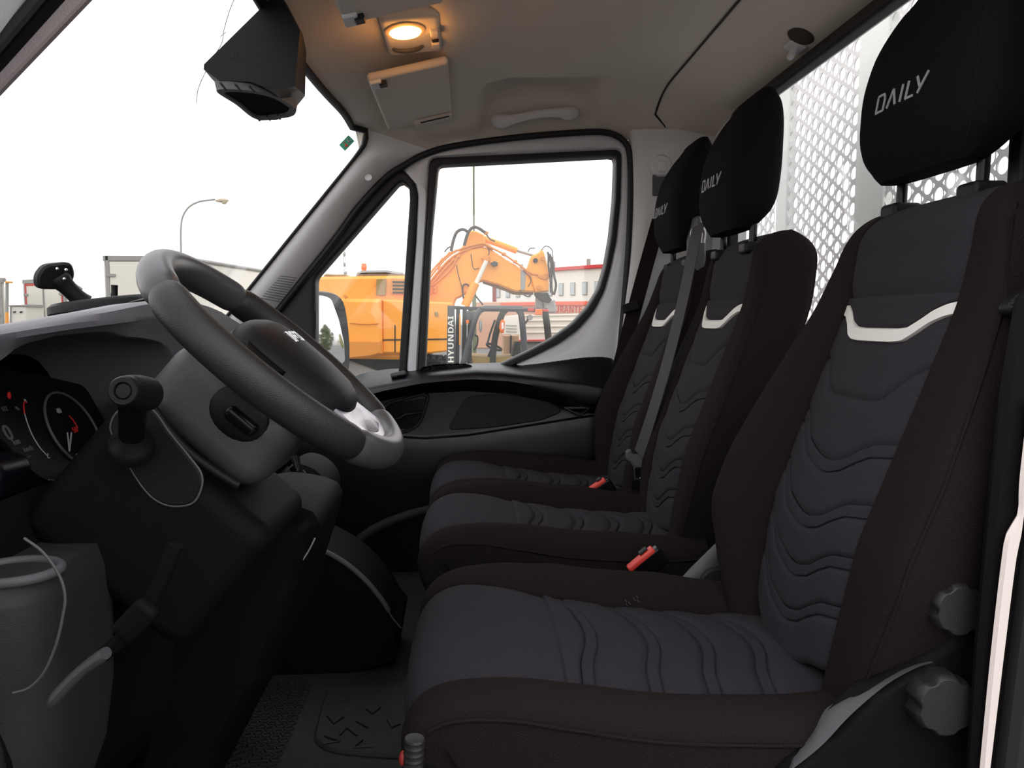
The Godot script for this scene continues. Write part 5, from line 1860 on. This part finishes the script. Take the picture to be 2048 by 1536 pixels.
	one("track_frame", [640, 735, 700, 722, 760, 745, 900, 750, 900, 790, 640, 790], d + 0.1, 0.3, mats.trailer_grey, e, 0.03)
	# left of the window pillars the body goes on
	tag(e, "", "")

func forklift() -> void:
	var f := thing("forklift", Vector3(Z(1000, 700, far(9)).x, 0, far(9.3)), "dark forklift truck with open overhead guard in front of the excavator", "forklift")
	var d := 9.0
	var dk: Material = mats.frame_dark
	var mast := one("mast_plate", [895, 612, 909, 612, 911, 730, 893, 730], d - 0.1, 0.1, dk, f, 0.008)
	var mb := MB.new()
	mb.add(text_mesh("HYUNDAI", 0.088, 0.006), Transform3D(Basis(Vector3.BACK, PI / 2).scaled(Vector3(1.0, 1.36, 1)), Z(901.8, 679, far(d - 0.105))))
	obj("lettering", mb, mats.wall_white, mast)
	one("mast_top", [895, 611, 960, 614, 960, 620, 895, 618], d, 0.12, mats.track_black, f, 0.01)
	for q in [[912, 920], [925, 934], [936, 945]]:
		one("mast_rail", [q[0], 618, q[1], 618, q[1] - 2, 735, q[0] - 2, 735], d, 0.14, mats.track_black, f, 0.01)
	one("lift_chain_cover", [918.5, 628, 921.5, 628, 921, 690, 918, 690], d - 0.06, 0.03, mats.excavator_orange, f, 0.004)
	one("mast_bracket", [931, 621, 952, 624, 944, 642, 932, 640], d - 0.05, 0.05, dk, f, 0.01)
	one("side_lamp", [932, 640, 938, 640, 938, 647, 932, 647], d - 0.12, 0.05, mats.amber, f, 0.006)
	line("guard_pillar", [925, 735, 932, 705, 940, 675, 948, 645, 955, 627, 966, 618, 985, 617, 1045, 618], d - 0.1, 0.034, dk, f)
	line("guard_pillar", [985, 735, 988, 690, 995, 655, 1004, 628], d - 0.1, 0.036, mats.track_black, f)
	line("guard_pillar", [1051, 740, 1049, 700, 1046, 660, 1042, 628, 1036, 620], d - 0.1, 0.036, dk, f)
	line("guard_pillar", [1102, 745, 1098, 690, 1094, 650, 1090, 622], d + 0.1, 0.040, mats.track_black, f)
	one("guard_roof", [958, 613, 1000, 614, 1095, 616, 1096, 623, 1060, 622, 962, 621], d - 0.15, 1.1, dk, f, 0.02)
	one("front_guard_panel", [1000, 622, 1018, 622, 1008, 632, 1004, 656, 996, 660], d - 0.11, 0.05, mats.track_black, f, 0.01)
	one("rear_lamp", [1056, 616.5, 1068, 617, 1068, 623, 1056, 622.5], d - 0.2, 0.06, mats.sign_red, f, 0.006)
	one("rear_lamp", [1071, 618, 1085, 618, 1085, 630, 1070, 630], d - 0.22, 0.08, mats.amber, f, 0.008)
	one("rear_lamp", [1086, 618, 1097, 618.5, 1097, 623.5, 1086, 623], d - 0.2, 0.06, mats.sign_red, f, 0.006)
	mb = MB.new()
	var ring_c := Z(988, 694, far(d + 0.1))
	mb.tube(arc_pts(ring_c, Vector3(0.85, -0.35, 0.3).normalized(), Vector3(0.2, 0.15, -0.95).normalized(), 0.095, 0, TAU * 0.98, 30), 0.013, 8, true)
	obj("hand_wheel", mb, mats.track_black, f, 60)
	line("wheel_column", [988, 694, 980, 712, 974, 735], d + 0.1, 0.03, mats.track_black, f, false)
	line("lever", [974, 690, 980, 668, 990, 640], d + 0.05, 0.012, dk, f, false)
	mb = MB.new()
	mb.ball(Z(961, 652, far(d - 0.1)), Vector3(0.02, 0.075, 0.02), 14, 10)
	obj("mirror", mb, mats.trailer_grey, f, 60)
	line("grab_rail", [948, 700, 954, 690, 955, 674, 949, 670], d - 0.12, 0.010, mats.track_black, f)
	one("work_lamp", [1001, 642, 1006, 638, 1010, 644, 1008, 666, 1001, 666, 998, 655], d - 0.15, 0.08, mats.amber, f, 0.015)
	one("work_lamp_glass", [1003, 646, 1007, 644, 1008, 657, 1003, 660], d - 0.16, 0.03, mats.wall_white, f, 0.004)
	one("seat", [1022, 735, 1026, 700, 1032, 684, 1040, 684, 1046, 735], d + 0.15, 0.4, mats.track_black, f, 0.03)
	line("lamp_bracket", [1050, 647, 1055, 640, 1056, 632], d - 0.1, 0.012, dk, f)
	mb = MB.new()
	mb.lathe(Transform3D(Basis(Vector3.RIGHT, PI / 2), Z(1060, 635, far(d - 0.12))), PackedVector2Array([Vector2(0, 0.02), Vector2(0.028, 0.02), Vector2(0.032, 0.0), Vector2(0.02, -0.04), Vector2(0, -0.05)]), 16)
	obj("round_lamp", mb, mats.trailer_grey, f, 40)
	one("body", [940, 712, 1000, 716, 1060, 712, 1075, 735, 1075, 830, 930, 830], d, 0.95, mats.olive, f, 0.04)
	for q in [[955, 850], [1060, 855]]:
		mb = MB.new()
		mb.lathe(Transform3D(Basis(Vector3.RIGHT, PI / 2), Vector3(Z(q[0], q[1], far(d)).x, 0.28, far(d - 0.05))), PackedVector2Array([Vector2(0, 0.05), Vector2(0.16, 0.05), Vector2(0.18, 0.08), Vector2(0.26, 0.08), Vector2(0.28, 0.05), Vector2(0.28, -0.12), Vector2(0, -0.12)]), 28)
		obj("wheel", mb, mats.track_black, f, 40)
	# load behind the guard
	var s := thing("notice_board", Vector3(Z(1022, 655, far(11.2)).x, 0, far(11.2)), "grey white printed sheets seen through the forklift's guard", "sign")
	one("sheet", [1004, 658, 1010, 632, 1040, 630, 1042, 670, 1004, 668], 11.2, 0.05, mats.trailer_white, s, 0.004)
	for k in 3: one("printed_line", [1012, 650 + k * 6, 1034, 651 + k * 6, 1034, 652.4 + k * 6, 1012, 651.4 + k * 6], 11.18, 0.01, mats.trailer_grey, s, 0.001)
	one("post", [1018, 668, 1022, 668, 1022, 970, 1018, 970], 11.22, 0.05, mats.trailer_grey, s, 0.004)
	s = thing("carton_stack", Vector3(Z(1022, 690, far(10.3)).x, 0, far(10.3)), "brown cardboard load behind the forklift's steering wheel", "carton")
	one("carton", [1007, 671, 1038, 671, 1038, 712, 1007, 712], 10.3, 0.5, plain("carton", g8(176, 142, 112), 0.9), s, 0.01)
	one("carton", [1005, 713, 1040, 713, 1040, 960, 1005, 960], 10.3, 0.5, mats.carton, s, 0.01)
	line("strap", [1022, 671, 1021, 712], 10.28, 0.012, mats.track_black, s, false)

func trailer_box(called: String, label: String, a: Vector3, b: Vector3, h: float, back: Vector3, red_trim: bool, base := 1.0) -> void:
	# a-b: the rear end's lower corners seen from the cab, back: the way its length runs
	var t := thing(called, Vector3((a.x + b.x) / 2, 0, a.z), label, "trailer")
	var mb := MB.new()
	var u := (b - a).normalized()
	var w := a.distance_to(b)
	var f := Transform3D(Basis(u, Vector3.UP, u.cross(Vector3.UP)), a)
	var q := PackedVector3Array([a, b, b + back, a + back])
	mb.loft([_lift(q, base), _lift(q, h)], true, true)
	obj("body", mb, mats.trailer_white, t, 20)
	mb = MB.new()
	for r in [[0.06, base, 0.12, h], [w - 0.18, base, 0.12, h]]: mb.rbox(f * Transform3D(Basis(), Vector3(r[0] + r[2] / 2, (r[1] + r[3]) / 2, 0.03)), Vector3(r[2], r[3] - r[1], 0.10), 0.02, 2)
	mb.rbox(f * Transform3D(Basis(), Vector3(w / 2, h - 0.08, 0.03)), Vector3(w, 0.16, 0.10), 0.02, 2)
	obj("rear_frame", mb, mats.trailer_grey, t, 40).set_meta("label", "grey frame round the rear doors")
	for s in [0, 1]:
		mb = MB.new()
		mb.rbox(f * Transform3D(Basis(), Vector3(0.18 + (w - 0.36) * (0.25 + 0.5 * s), (base + h - 0.16) / 2, 0.04)), Vector3((w - 0.4) / 2, h - base - 0.2, 0.06), 0.01, 2)
		var dr := obj("door", mb, mats.trailer_white, t, 40)
		for k in 3:
			mb = MB.new()
			mb.rbox(f * Transform3D(Basis(), Vector3(0.24 if s == 0 else w - 0.24, lerpf(base + 0.3, h - 0.6, k / 2.0), 0.09)), Vector3(0.26, 0.09, 0.05), 0.01, 2)
			obj("hinge", mb, mats.trailer_grey, dr)
	mb = MB.new()
	mb.rbox(f * Transform3D(Basis(), Vector3(w / 2, (base + h) / 2, 0.09)), Vector3(0.05, h - base - 0.2, 0.05), 0.01, 2)
	obj("lock_bar", mb, mats.trailer_grey, t)
	if red_trim:
		for r in [[w / 2, h - 0.21, w - 0.36, 0.07], [0.22, (base + h) / 2, 0.07, h - base - 0.3], [w - 0.22, (base + h) / 2, 0.07, h - base - 0.3]]:
			mb = MB.new()
			mb.rbox(f * Transform3D(Basis(), Vector3(r[0], r[1], 0.08)), Vector3(r[2], r[3], 0.03), 0.005, 1)
			obj("red_strip", mb, mats.sign_red, t)
	mb = MB.new()       # rail along the top of the side that shows
	var top_b := b + Vector3(0, h - 0.06, 0)
	mb.tube(PackedVector3Array([top_b, top_b + back]), 0.07, 6)
	obj("top_rail", mb, mats.trailer_grey, t)
	for s in [0.12, 0.3, 0.8]:
		for z in [0.0, 1.0]:
			mb = MB.new()
			var c: Vector3 = a.lerp(b, z) + back * s
			mb.lathe(frame_of(Vector3(c.x, 0.5, c.z), Vector3.UP, u), PackedVector2Array([Vector2(0, 0.14), Vector2(0.46, 0.14), Vector2(0.5, 0.1), Vector2(0.5, -0.1), Vector2(0, -0.14)]), 20)
			obj("wheel", mb, mats.track_black, t)

func trucks() -> void:
	var d := 24.8
	trailer_box("box_trailer", "big white box trailer with grey rear frame seen past the steering wheel", Vector3(Z(211, 600, far(d)).x, 0, far(d)), Vector3(Z(366, 600, far(d)).x, 0, far(d)), Z(300, 512, far(d)).y, Vector3(1.2, 0, -9.0), false)
	d = 32.0
	trailer_box("box_trailer", "white box trailer with red edged rear doors left of the device holder", Vector3(Z(50, 600, far(d)).x, 0, far(d)), Vector3(Z(174, 600, far(d)).x, 0, far(d - 1.5)), Z(110, 560, far(d)).y, Vector3(-3.8, 0, -9.0), true)
	d = 26.0
	trailer_box("box_trailer", "white trailer with orange marks cut by the picture's left edge", Vector3(Z(-110, 600, far(d)).x, 0, far(d)), Vector3(Z(10, 600, far(d)).x, 0, far(d)), Z(0, 556, far(d)).y, Vector3(-3.3, 0, -5.0), true)
	var t := thing("equipment_box", Vector3(Z(35, 640, far(24)).x, 0, far(24)), "low white equipment box between the two trailers at the left", "box")
	one("body", [19, 612, 52, 612, 52, 756, 19, 756], 24, 1.0, mats.trailer_white, t, 0.02)
	one("frame", [17, 610, 54, 609, 54, 613, 17, 613], 23.95, 1.0, mats.trailer_grey, t, 0.02)
	one("frame", [19, 612, 21, 612, 21, 750, 19, 750], 23.95, 1.0, mats.trailer_grey, t, 0.01)
	for a in [26, 39]: one("vent", [a, 623, a + 4, 622, a + 4, 625, a, 626], 23.95, 0.05, mats.track_black, t, 0.004)
	t = thing("marker_post", Vector3(Z(12, 640, far(23)).x, 0, far(23)), "orange marked post beside the leftmost trailer", "post")
	one("post", [10, 563, 14, 563, 14, 720, 10, 720], 23, 0.1, mats.trailer_grey, t, 0.01)
	one("arm", [10, 562, 22, 563, 22, 566, 10, 566], 22.97, 0.1, mats.excavator_orange, t, 0.01)
	one("band", [10, 625, 14, 625, 14, 720, 10, 720], 22.95, 0.1, mats.excavator_orange, t, 0.01)
	# flat bed truck behind the forklift
	d = 17.0
	t = thing("flatbed_truck", Vector3(Z(1140, 700, far(d)).x, 0, far(d)), "white dropside truck bed with red stripe behind the forklift", "truck")
	one("bed_side", [1030, 632, 1215, 628, 1215, 684, 1030, 684], d, 2.3, mats.wall_white, t, 0.03)
	for k in 3: one("side_rib", [1030, 640 + k * 12, 1215, 638 + k * 12, 1215, 641 + k * 12, 1030, 643 + k * 12], d - 0.04, 0.05, mats.trailer_white, t, 0.01)
	one("red_stripe", [1030, 680, 1215, 677, 1215, 680.5, 1030, 683.5], d - 0.05, 0.06, mats.sign_red, t, 0.005)
	one("top_rail", [1028, 630, 1217, 626, 1217, 630, 1028, 634], d - 0.03, 2.4, mats.trailer_white, t, 0.01)
	one("chassis", [1030, 686, 1215, 686, 1215, 710, 1030, 710], d + 0.3, 1.6, mats.trailer_grey, t, 0.03)
	for a in [1060, 1180]:
		var mb := MB.new()
		mb.lathe(Transform3D(Basis(Vector3.RIGHT, PI / 2), Vector3(Z(a, 760, far(d)).x, 0.48, far(d + 0.2))), PackedVector2Array([Vector2(0, 0.1), Vector2(0.44, 0.12), Vector2(0.48, 0.06), Vector2(0.48, -0.1), Vector2(0, -0.1)]), 24)
		obj("wheel", mb, mats.track_black, t, 40)

func background() -> void:
	# restaurant and the block behind it
	var d := 62.0
	var h := thing("apartment_building", Vector3(Z(1100, 600, far(d)).x, 0, far(d)), "white flat roofed building with red roof edge and rows of small windows", "building")
	var z0 := far(d)
	var body := MB.new()
	var roof_l := Z(985, 556, far(d + 6))
	var roof_r := Z(1260, 530, far(d - 6))
	var foot := PackedVector3Array([Vector3(roof_l.x, 0, roof_l.z), Vector3(roof_r.x, 0, roof_r.z), Vector3(roof_r.x + 2, 0, roof_r.z - 12), Vector3(roof_l.x + 2, 0, roof_l.z - 12)])
	body.loft([foot, _lift(foot, roof_r.y)], true, true)
	obj("walls", body, mats.wall_white, h, 20)
	var u := (foot[1] - foot[0])
	var edge := MB.new()
	edge.rbox(frame_of((foot[0] + foot[1]) / 2 + Vector3(0, roof_r.y + 0.05, 0), u, Vector3.UP), Vector3(u.length() + 0.4, 0.28, 0.5), 0.03, 1)
	obj("roof_edge", edge, mats.sign_red, h)
	var un := u.normalized()
	var out := un.cross(Vector3.UP)
	if out.z < 0: out = -out
	for row in 3:
		for k in 12:
			var c := foot[0] + un * (0.8 + k * 0.86 * u.length() / 10.4) + Vector3(0, roof_r.y - 1.55 - row * 1.95, 0)
			var mb := MB.new()
			mb.rbox(frame_of(c + out * 0.02, un, Vector3.UP), Vector3(0.50, 1.0, 0.14), 0.02, 1)
			var fr := obj("window", mb, mats.trailer_grey, h)
			mb = MB.new()
			mb.rbox(frame_of(c + out * 0.09, un, Vector3.UP), Vector3(0.40, 0.9, 0.03), 0.005, 1)
			obj("pane", mb, mats.pane_dark, fr)
	for k in 3:
		var c := foot[0] + un * (u.length() * (0.25 + 0.25 * k)) + Vector3(0, roof_r.y + 0.3, -1)
		var mb := MB.new()
		mb.rbox(Transform3D(Basis(), c), Vector3(0.3, 0.9, 0.3), 0.04, 1)
		obj("chimney", mb, mats.trailer_grey, h)
	d = 48.0
	h = thing("restaurant", Vector3(Z(1100, 640, far(d)).x, 0, far(d)), "low restaurant front with red fascia and red letters behind the forklift", "building")
	one("walls", [950, 604, 1212, 602, 1212, 697, 950, 697], d, 5.0, plain("brick_pale", g8(206, 160, 134), 0.9), h, 0.05)
	one("fascia", [1002, 605, 1072, 604, 1072, 612, 1002, 612], d - 0.1, 0.3, plain("fascia_red", g8(226, 104, 78), 0.7), h, 0.03)
	one("fascia", [1098, 603, 1176, 602, 1176, 611, 1098, 611], d - 0.1, 0.3, mats.fascia_red, h, 0.03)
	var mb := MB.new()
	mb.add(text_mesh("RESTAURANTE", 0.56, 0.05), Transform3D(Basis().scaled(Vector3(0.78, 1, 1)), Z(1116, 619, far(d - 0.6))))
	obj("sign_lettering", mb, plain("letter_red", g8(178, 22, 34), 0.6), h)
	one("dark_pier", [985, 563, 993, 563, 993, 606, 985, 606], 50, 0.4, plain("maroon", g8(120, 52, 48), 0.8), h, 0.02)
	one("pier_foot", [985, 606, 993, 606, 993, 690, 985, 690], 50, 0.4, mats.maroon, h, 0.02)
	# poles
	var p := thing("street_lamp", Vector3(Z(363, 700, far(40)).x, 0, far(40)), "street lamp with curved grey arm above the big trailer", "street lamp")
	var base := Vector3(Z(364, 600, far(40)).x, 0, far(40))
	mb = MB.new()
	var pole := PackedVector3Array([base])
	pole.append_array(ZV([363, 600, 362, 500, 362, 455, 366, 432, 378, 414, 396, 404, 412, 401, 430, 399], far(40)))
	mb.tube(curve(pole, 50), 0.045, 8)
	obj("pole", mb, mats.trailer_grey, p, 60)
	mb = MB.new()
	var hx := frame_of(Z(444, 401, far(40)), Vector3(1, 0.02, 0), Vector3.UP)
	mb.ball(hx.origin, Vector3(0.34, 0.10, 0.14), 16, 8, hx.basis)
	mb.ball(hx.origin + Vector3(0.1, -0.04, 0), Vector3(0.16, 0.14, 0.12), 14, 8)
	obj("lamp_head", mb, plain("lamp_beige", g8(196, 180, 150), 0.6), p, 60)
	p = thing("flag_pole", Vector3(Z(948, 700, far(20)).x, 0, far(20)), "tall slim green pole rising behind the excavator's boom", "pole")
	mb = MB.new()
	var px := Z(948, 500, far(20))
	mb.tube(PackedVector3Array([Vector3(px.x, 0, px.z), Vector3(px.x, 3.6, px.z), Vector3(px.x, 3.61, px.z), Vector3(px.x, 8.5, px.z)]), [0.06, 0.055, 0.026, 0.024], 10)
	obj("shaft", mb, plain("pole_green", g8(104, 116, 86), 0.6), p, 60)
	mb = MB.new()
	mb.ball(Vector3(px.x, 8.55, px.z), Vector3.ONE * 0.06, 10, 8)
	obj("cap", mb, mats.trailer_grey, p, 60)
	p = thing("radio_mast", Vector3(Z(690, 600, far(55)).x, 0, far(55)), "thin lattice radio mast above the excavator's engine housing", "mast")
	for k in 3:
		mb = MB.new()
		var c := Z(690, 600, far(55))
		var o := Vector3(cos(TAU * k / 3) * 0.12, 0, sin(TAU * k / 3) * 0.12)
		mb.tube(PackedVector3Array([Vector3(c.x, 0, c.z) + o, Vector3(c.x, 7.0, c.z) + o * 0.4]), 0.014, 5)
		obj("leg", mb, mats.trailer_grey, p)
	mb = MB.new()
	for k in 22:
		var c := Z(690, 600, far(55))
		var s := -1 if k % 2 else 1
		mb.tube(PackedVector3Array([Vector3(c.x - 0.1 * s, 0.3 + k * 0.3, c.z), Vector3(c.x + 0.1 * s, 0.6 + k * 0.3, c.z)]), 0.012, 4)
	for y in [5.0, 5.6, 6.3]: mb.ball(Vector3(Z(690, 600, far(55)).x + 0.1 * sin(y * 9), y, far(55)), Vector3(0.10, 0.16, 0.1), 8, 6)
	obj("bracing", mb, mats.trailer_grey, p)
	# trees that the outside mirror shows
	var rng := RandomNumberGenerator.new()
	rng.seed = 5
	for k in 4:
		var c := Vector3(88.0 + k * 5, 0, -15.0 - k * 5.5)
		var hgt := [2.6, 3.4, 2.4, 2.7][k] as float
		var t := thing("roadside_tree", c, ["low round bush seen in the outside mirror beside the tree", "tall yellow green tree seen only in the outside mirror", "dark low bush far behind in the outside mirror", "far green tree at the mirror's edge"][k], "tree")
		mb = MB.new()
		mb.tube(PackedVector3Array([c, c + Vector3(0.1, hgt * 0.5, 0), c + Vector3(0, hgt * 0.85, 0)]), [0.16, 0.11, 0.03], 8)
		obj("trunk", mb, plain("bark", g8(84, 70, 56), 0.9), t, 60)
		mb = MB.new()
		for i in 900:
			var a := rng.randf() * TAU
			var y := rng.randf()
			var r := sqrt(rng.randf()) * hgt * (0.3 if k == 1 else 1.3) * sin(PI * clampf(0.12 + y * 0.86, 0, 1))
			var q := c + Vector3(cos(a) * r, hgt * (0.12 + 0.9 * y), sin(a) * r)
			var e1 := Vector3(rng.randf() - 0.5, rng.randf() - 0.5, rng.randf() - 0.5).normalized() * 0.17
			var e2 := Vector3(rng.randf() - 0.5, rng.randf() - 0.5, rng.randf() - 0.5).normalized() * 0.12
			mb.quad(q - e1, q - e2, q + e1, q + e2)
		obj("foliage", mb, plain("leaf_%d" % (k % 2), g8(150, 140, 58) if k % 2 == 0 else g8(92, 104, 52), 0.8), t, 5).set_meta("kind", "stuff")

# perforated guard between the cab and the load
func guard() -> void:
	var g := thing("cab_guard", Vector3(1.08, 1.0, 0), "pale grey perforated metal cab guard behind the rear window", "guard")
	var steel := plain("guard_grey", g8(226, 224, 224), 0.5)
	var white := plain("guard_white", g8(238, 240, 236), 0.5)
	var x := 1.08
	var areas := [[-1.22, -0.98], [-0.90, -0.42], [-0.284, 0.27], [0.40, 1.15]]
	var pitch := 0.0493
	var step := pitch * 0.866
	for ar in areas:
		var mb := MB.new()
		var cols := int((ar[1] - ar[0]) / step)
		for i in cols:
			var zc: float = ar[0] + (i + 0.5) * step
			for k in 23:
				var yc := 1.42 + k * pitch + (pitch / 2 if i % 2 else 0.0)
				var rows := []
				for side in [0.0, 0.003]:
					var hole := PackedVector3Array()
					var cell := PackedVector3Array()
					for s in 18:
						var a := TAU * s / 18 + 0.001
						var cs := cos(a)
						var sn := sin(a)
						hole.append(Vector3(x + side, yc + sn * 0.0176, zc + cs * 0.0176))
						var kk := 1.0 / maxf(absf(cs) / (step / 2), absf(sn) / (pitch / 2))
						cell.append(Vector3(x + side, yc + sn * kk, zc + cs * kk))
					if side == 0.0: rows = [cell, hole]
					else: rows.append(hole)
				mb.loft(rows, true)
		obj("perforated_panel", mb, steel, g, 40)
	for q in [[-0.985, -0.895], [-0.43, -0.28], [0.265, 0.41]]:
		var mb := MB.new()
		mb.rbox(Transform3D(Basis(), Vector3(x + 0.008, 1.80, (q[0] + q[1]) / 2)), Vector3(0.03, 1.7, q[1] - q[0]), 0.006)
		obj("post", mb, white, g)
	var mb := MB.new()
	mb.rbox(Transform3D(Basis(), Vector3(x + 0.008, 1.36, -0.03)), Vector3(0.03, 0.09, 2.4), 0.006)
	obj("bottom_rail", mb, white, g)
	mb = MB.new()
	mb.rbox(Transform3D(Basis(), Vector3(x + 0.008, 2.62, -0.03)), Vector3(0.03, 0.12, 2.4), 0.006)
	obj("top_rail", mb, white, g)
	mb = MB.new()
	mb.rbox(Transform3D(Basis(), Vector3(x + 1.65, 0.96, -0.03)), Vector3(3.3, 0.12, 2.36), 0.02)
	obj("load_floor", mb, mats.trailer_grey, g)

# the driver's door, swung wide open beside the camera
func driver_door() -> void:
	var d := struct_node("door_2", Vector3(-0.66, 1.0, 0.95), "driver's door swung open outside the picture")
	var xf := Transform3D(Basis(Vector3.UP, deg_to_rad(-68.0)), Vector3(-0.66, 0, 0.95))     # local x runs along the door from its hinge
	var mb := MB.new()
	mb.prism(rounded(PackedVector2Array([Vector2(0, 0.85), Vector2(1.0, 0.85), Vector2(1.0, 1.72), Vector2(0, 1.72)]), 0.06), xf, -0.05, 0.06, 0.02)
	obj("door_shell", mb, mats.white_paint, d)
	mb = MB.new()
	mb.prism(rounded(PackedVector2Array([Vector2(0.03, 0.88), Vector2(0.97, 0.88), Vector2(0.97, 1.70), Vector2(0.03, 1.70)]), 0.06), xf, -0.12, -0.05, 0.02)
	obj("armrest_panel", mb, mats.black_plastic, d)
	mb = MB.new()
	var tmp := MB.new()
	ring(tmp, rounded(PackedVector2Array([Vector2(0, 1.70), Vector2(1.0, 1.70), Vector2(0.97, 2.34), Vector2(0.5, 2.34)]), 0.06), rounded(PackedVector2Array([Vector2(0.12, 1.73), Vector2(0.93, 1.73), Vector2(0.91, 2.28), Vector2(0.53, 2.28)]), 0.05), Vector2(0.6, 1.95), -0.03, 0.03, 0.01)
	for q in tmp.p: mb.p.append(xf * q)
	obj("window_frame", mb, mats.white_paint, d)
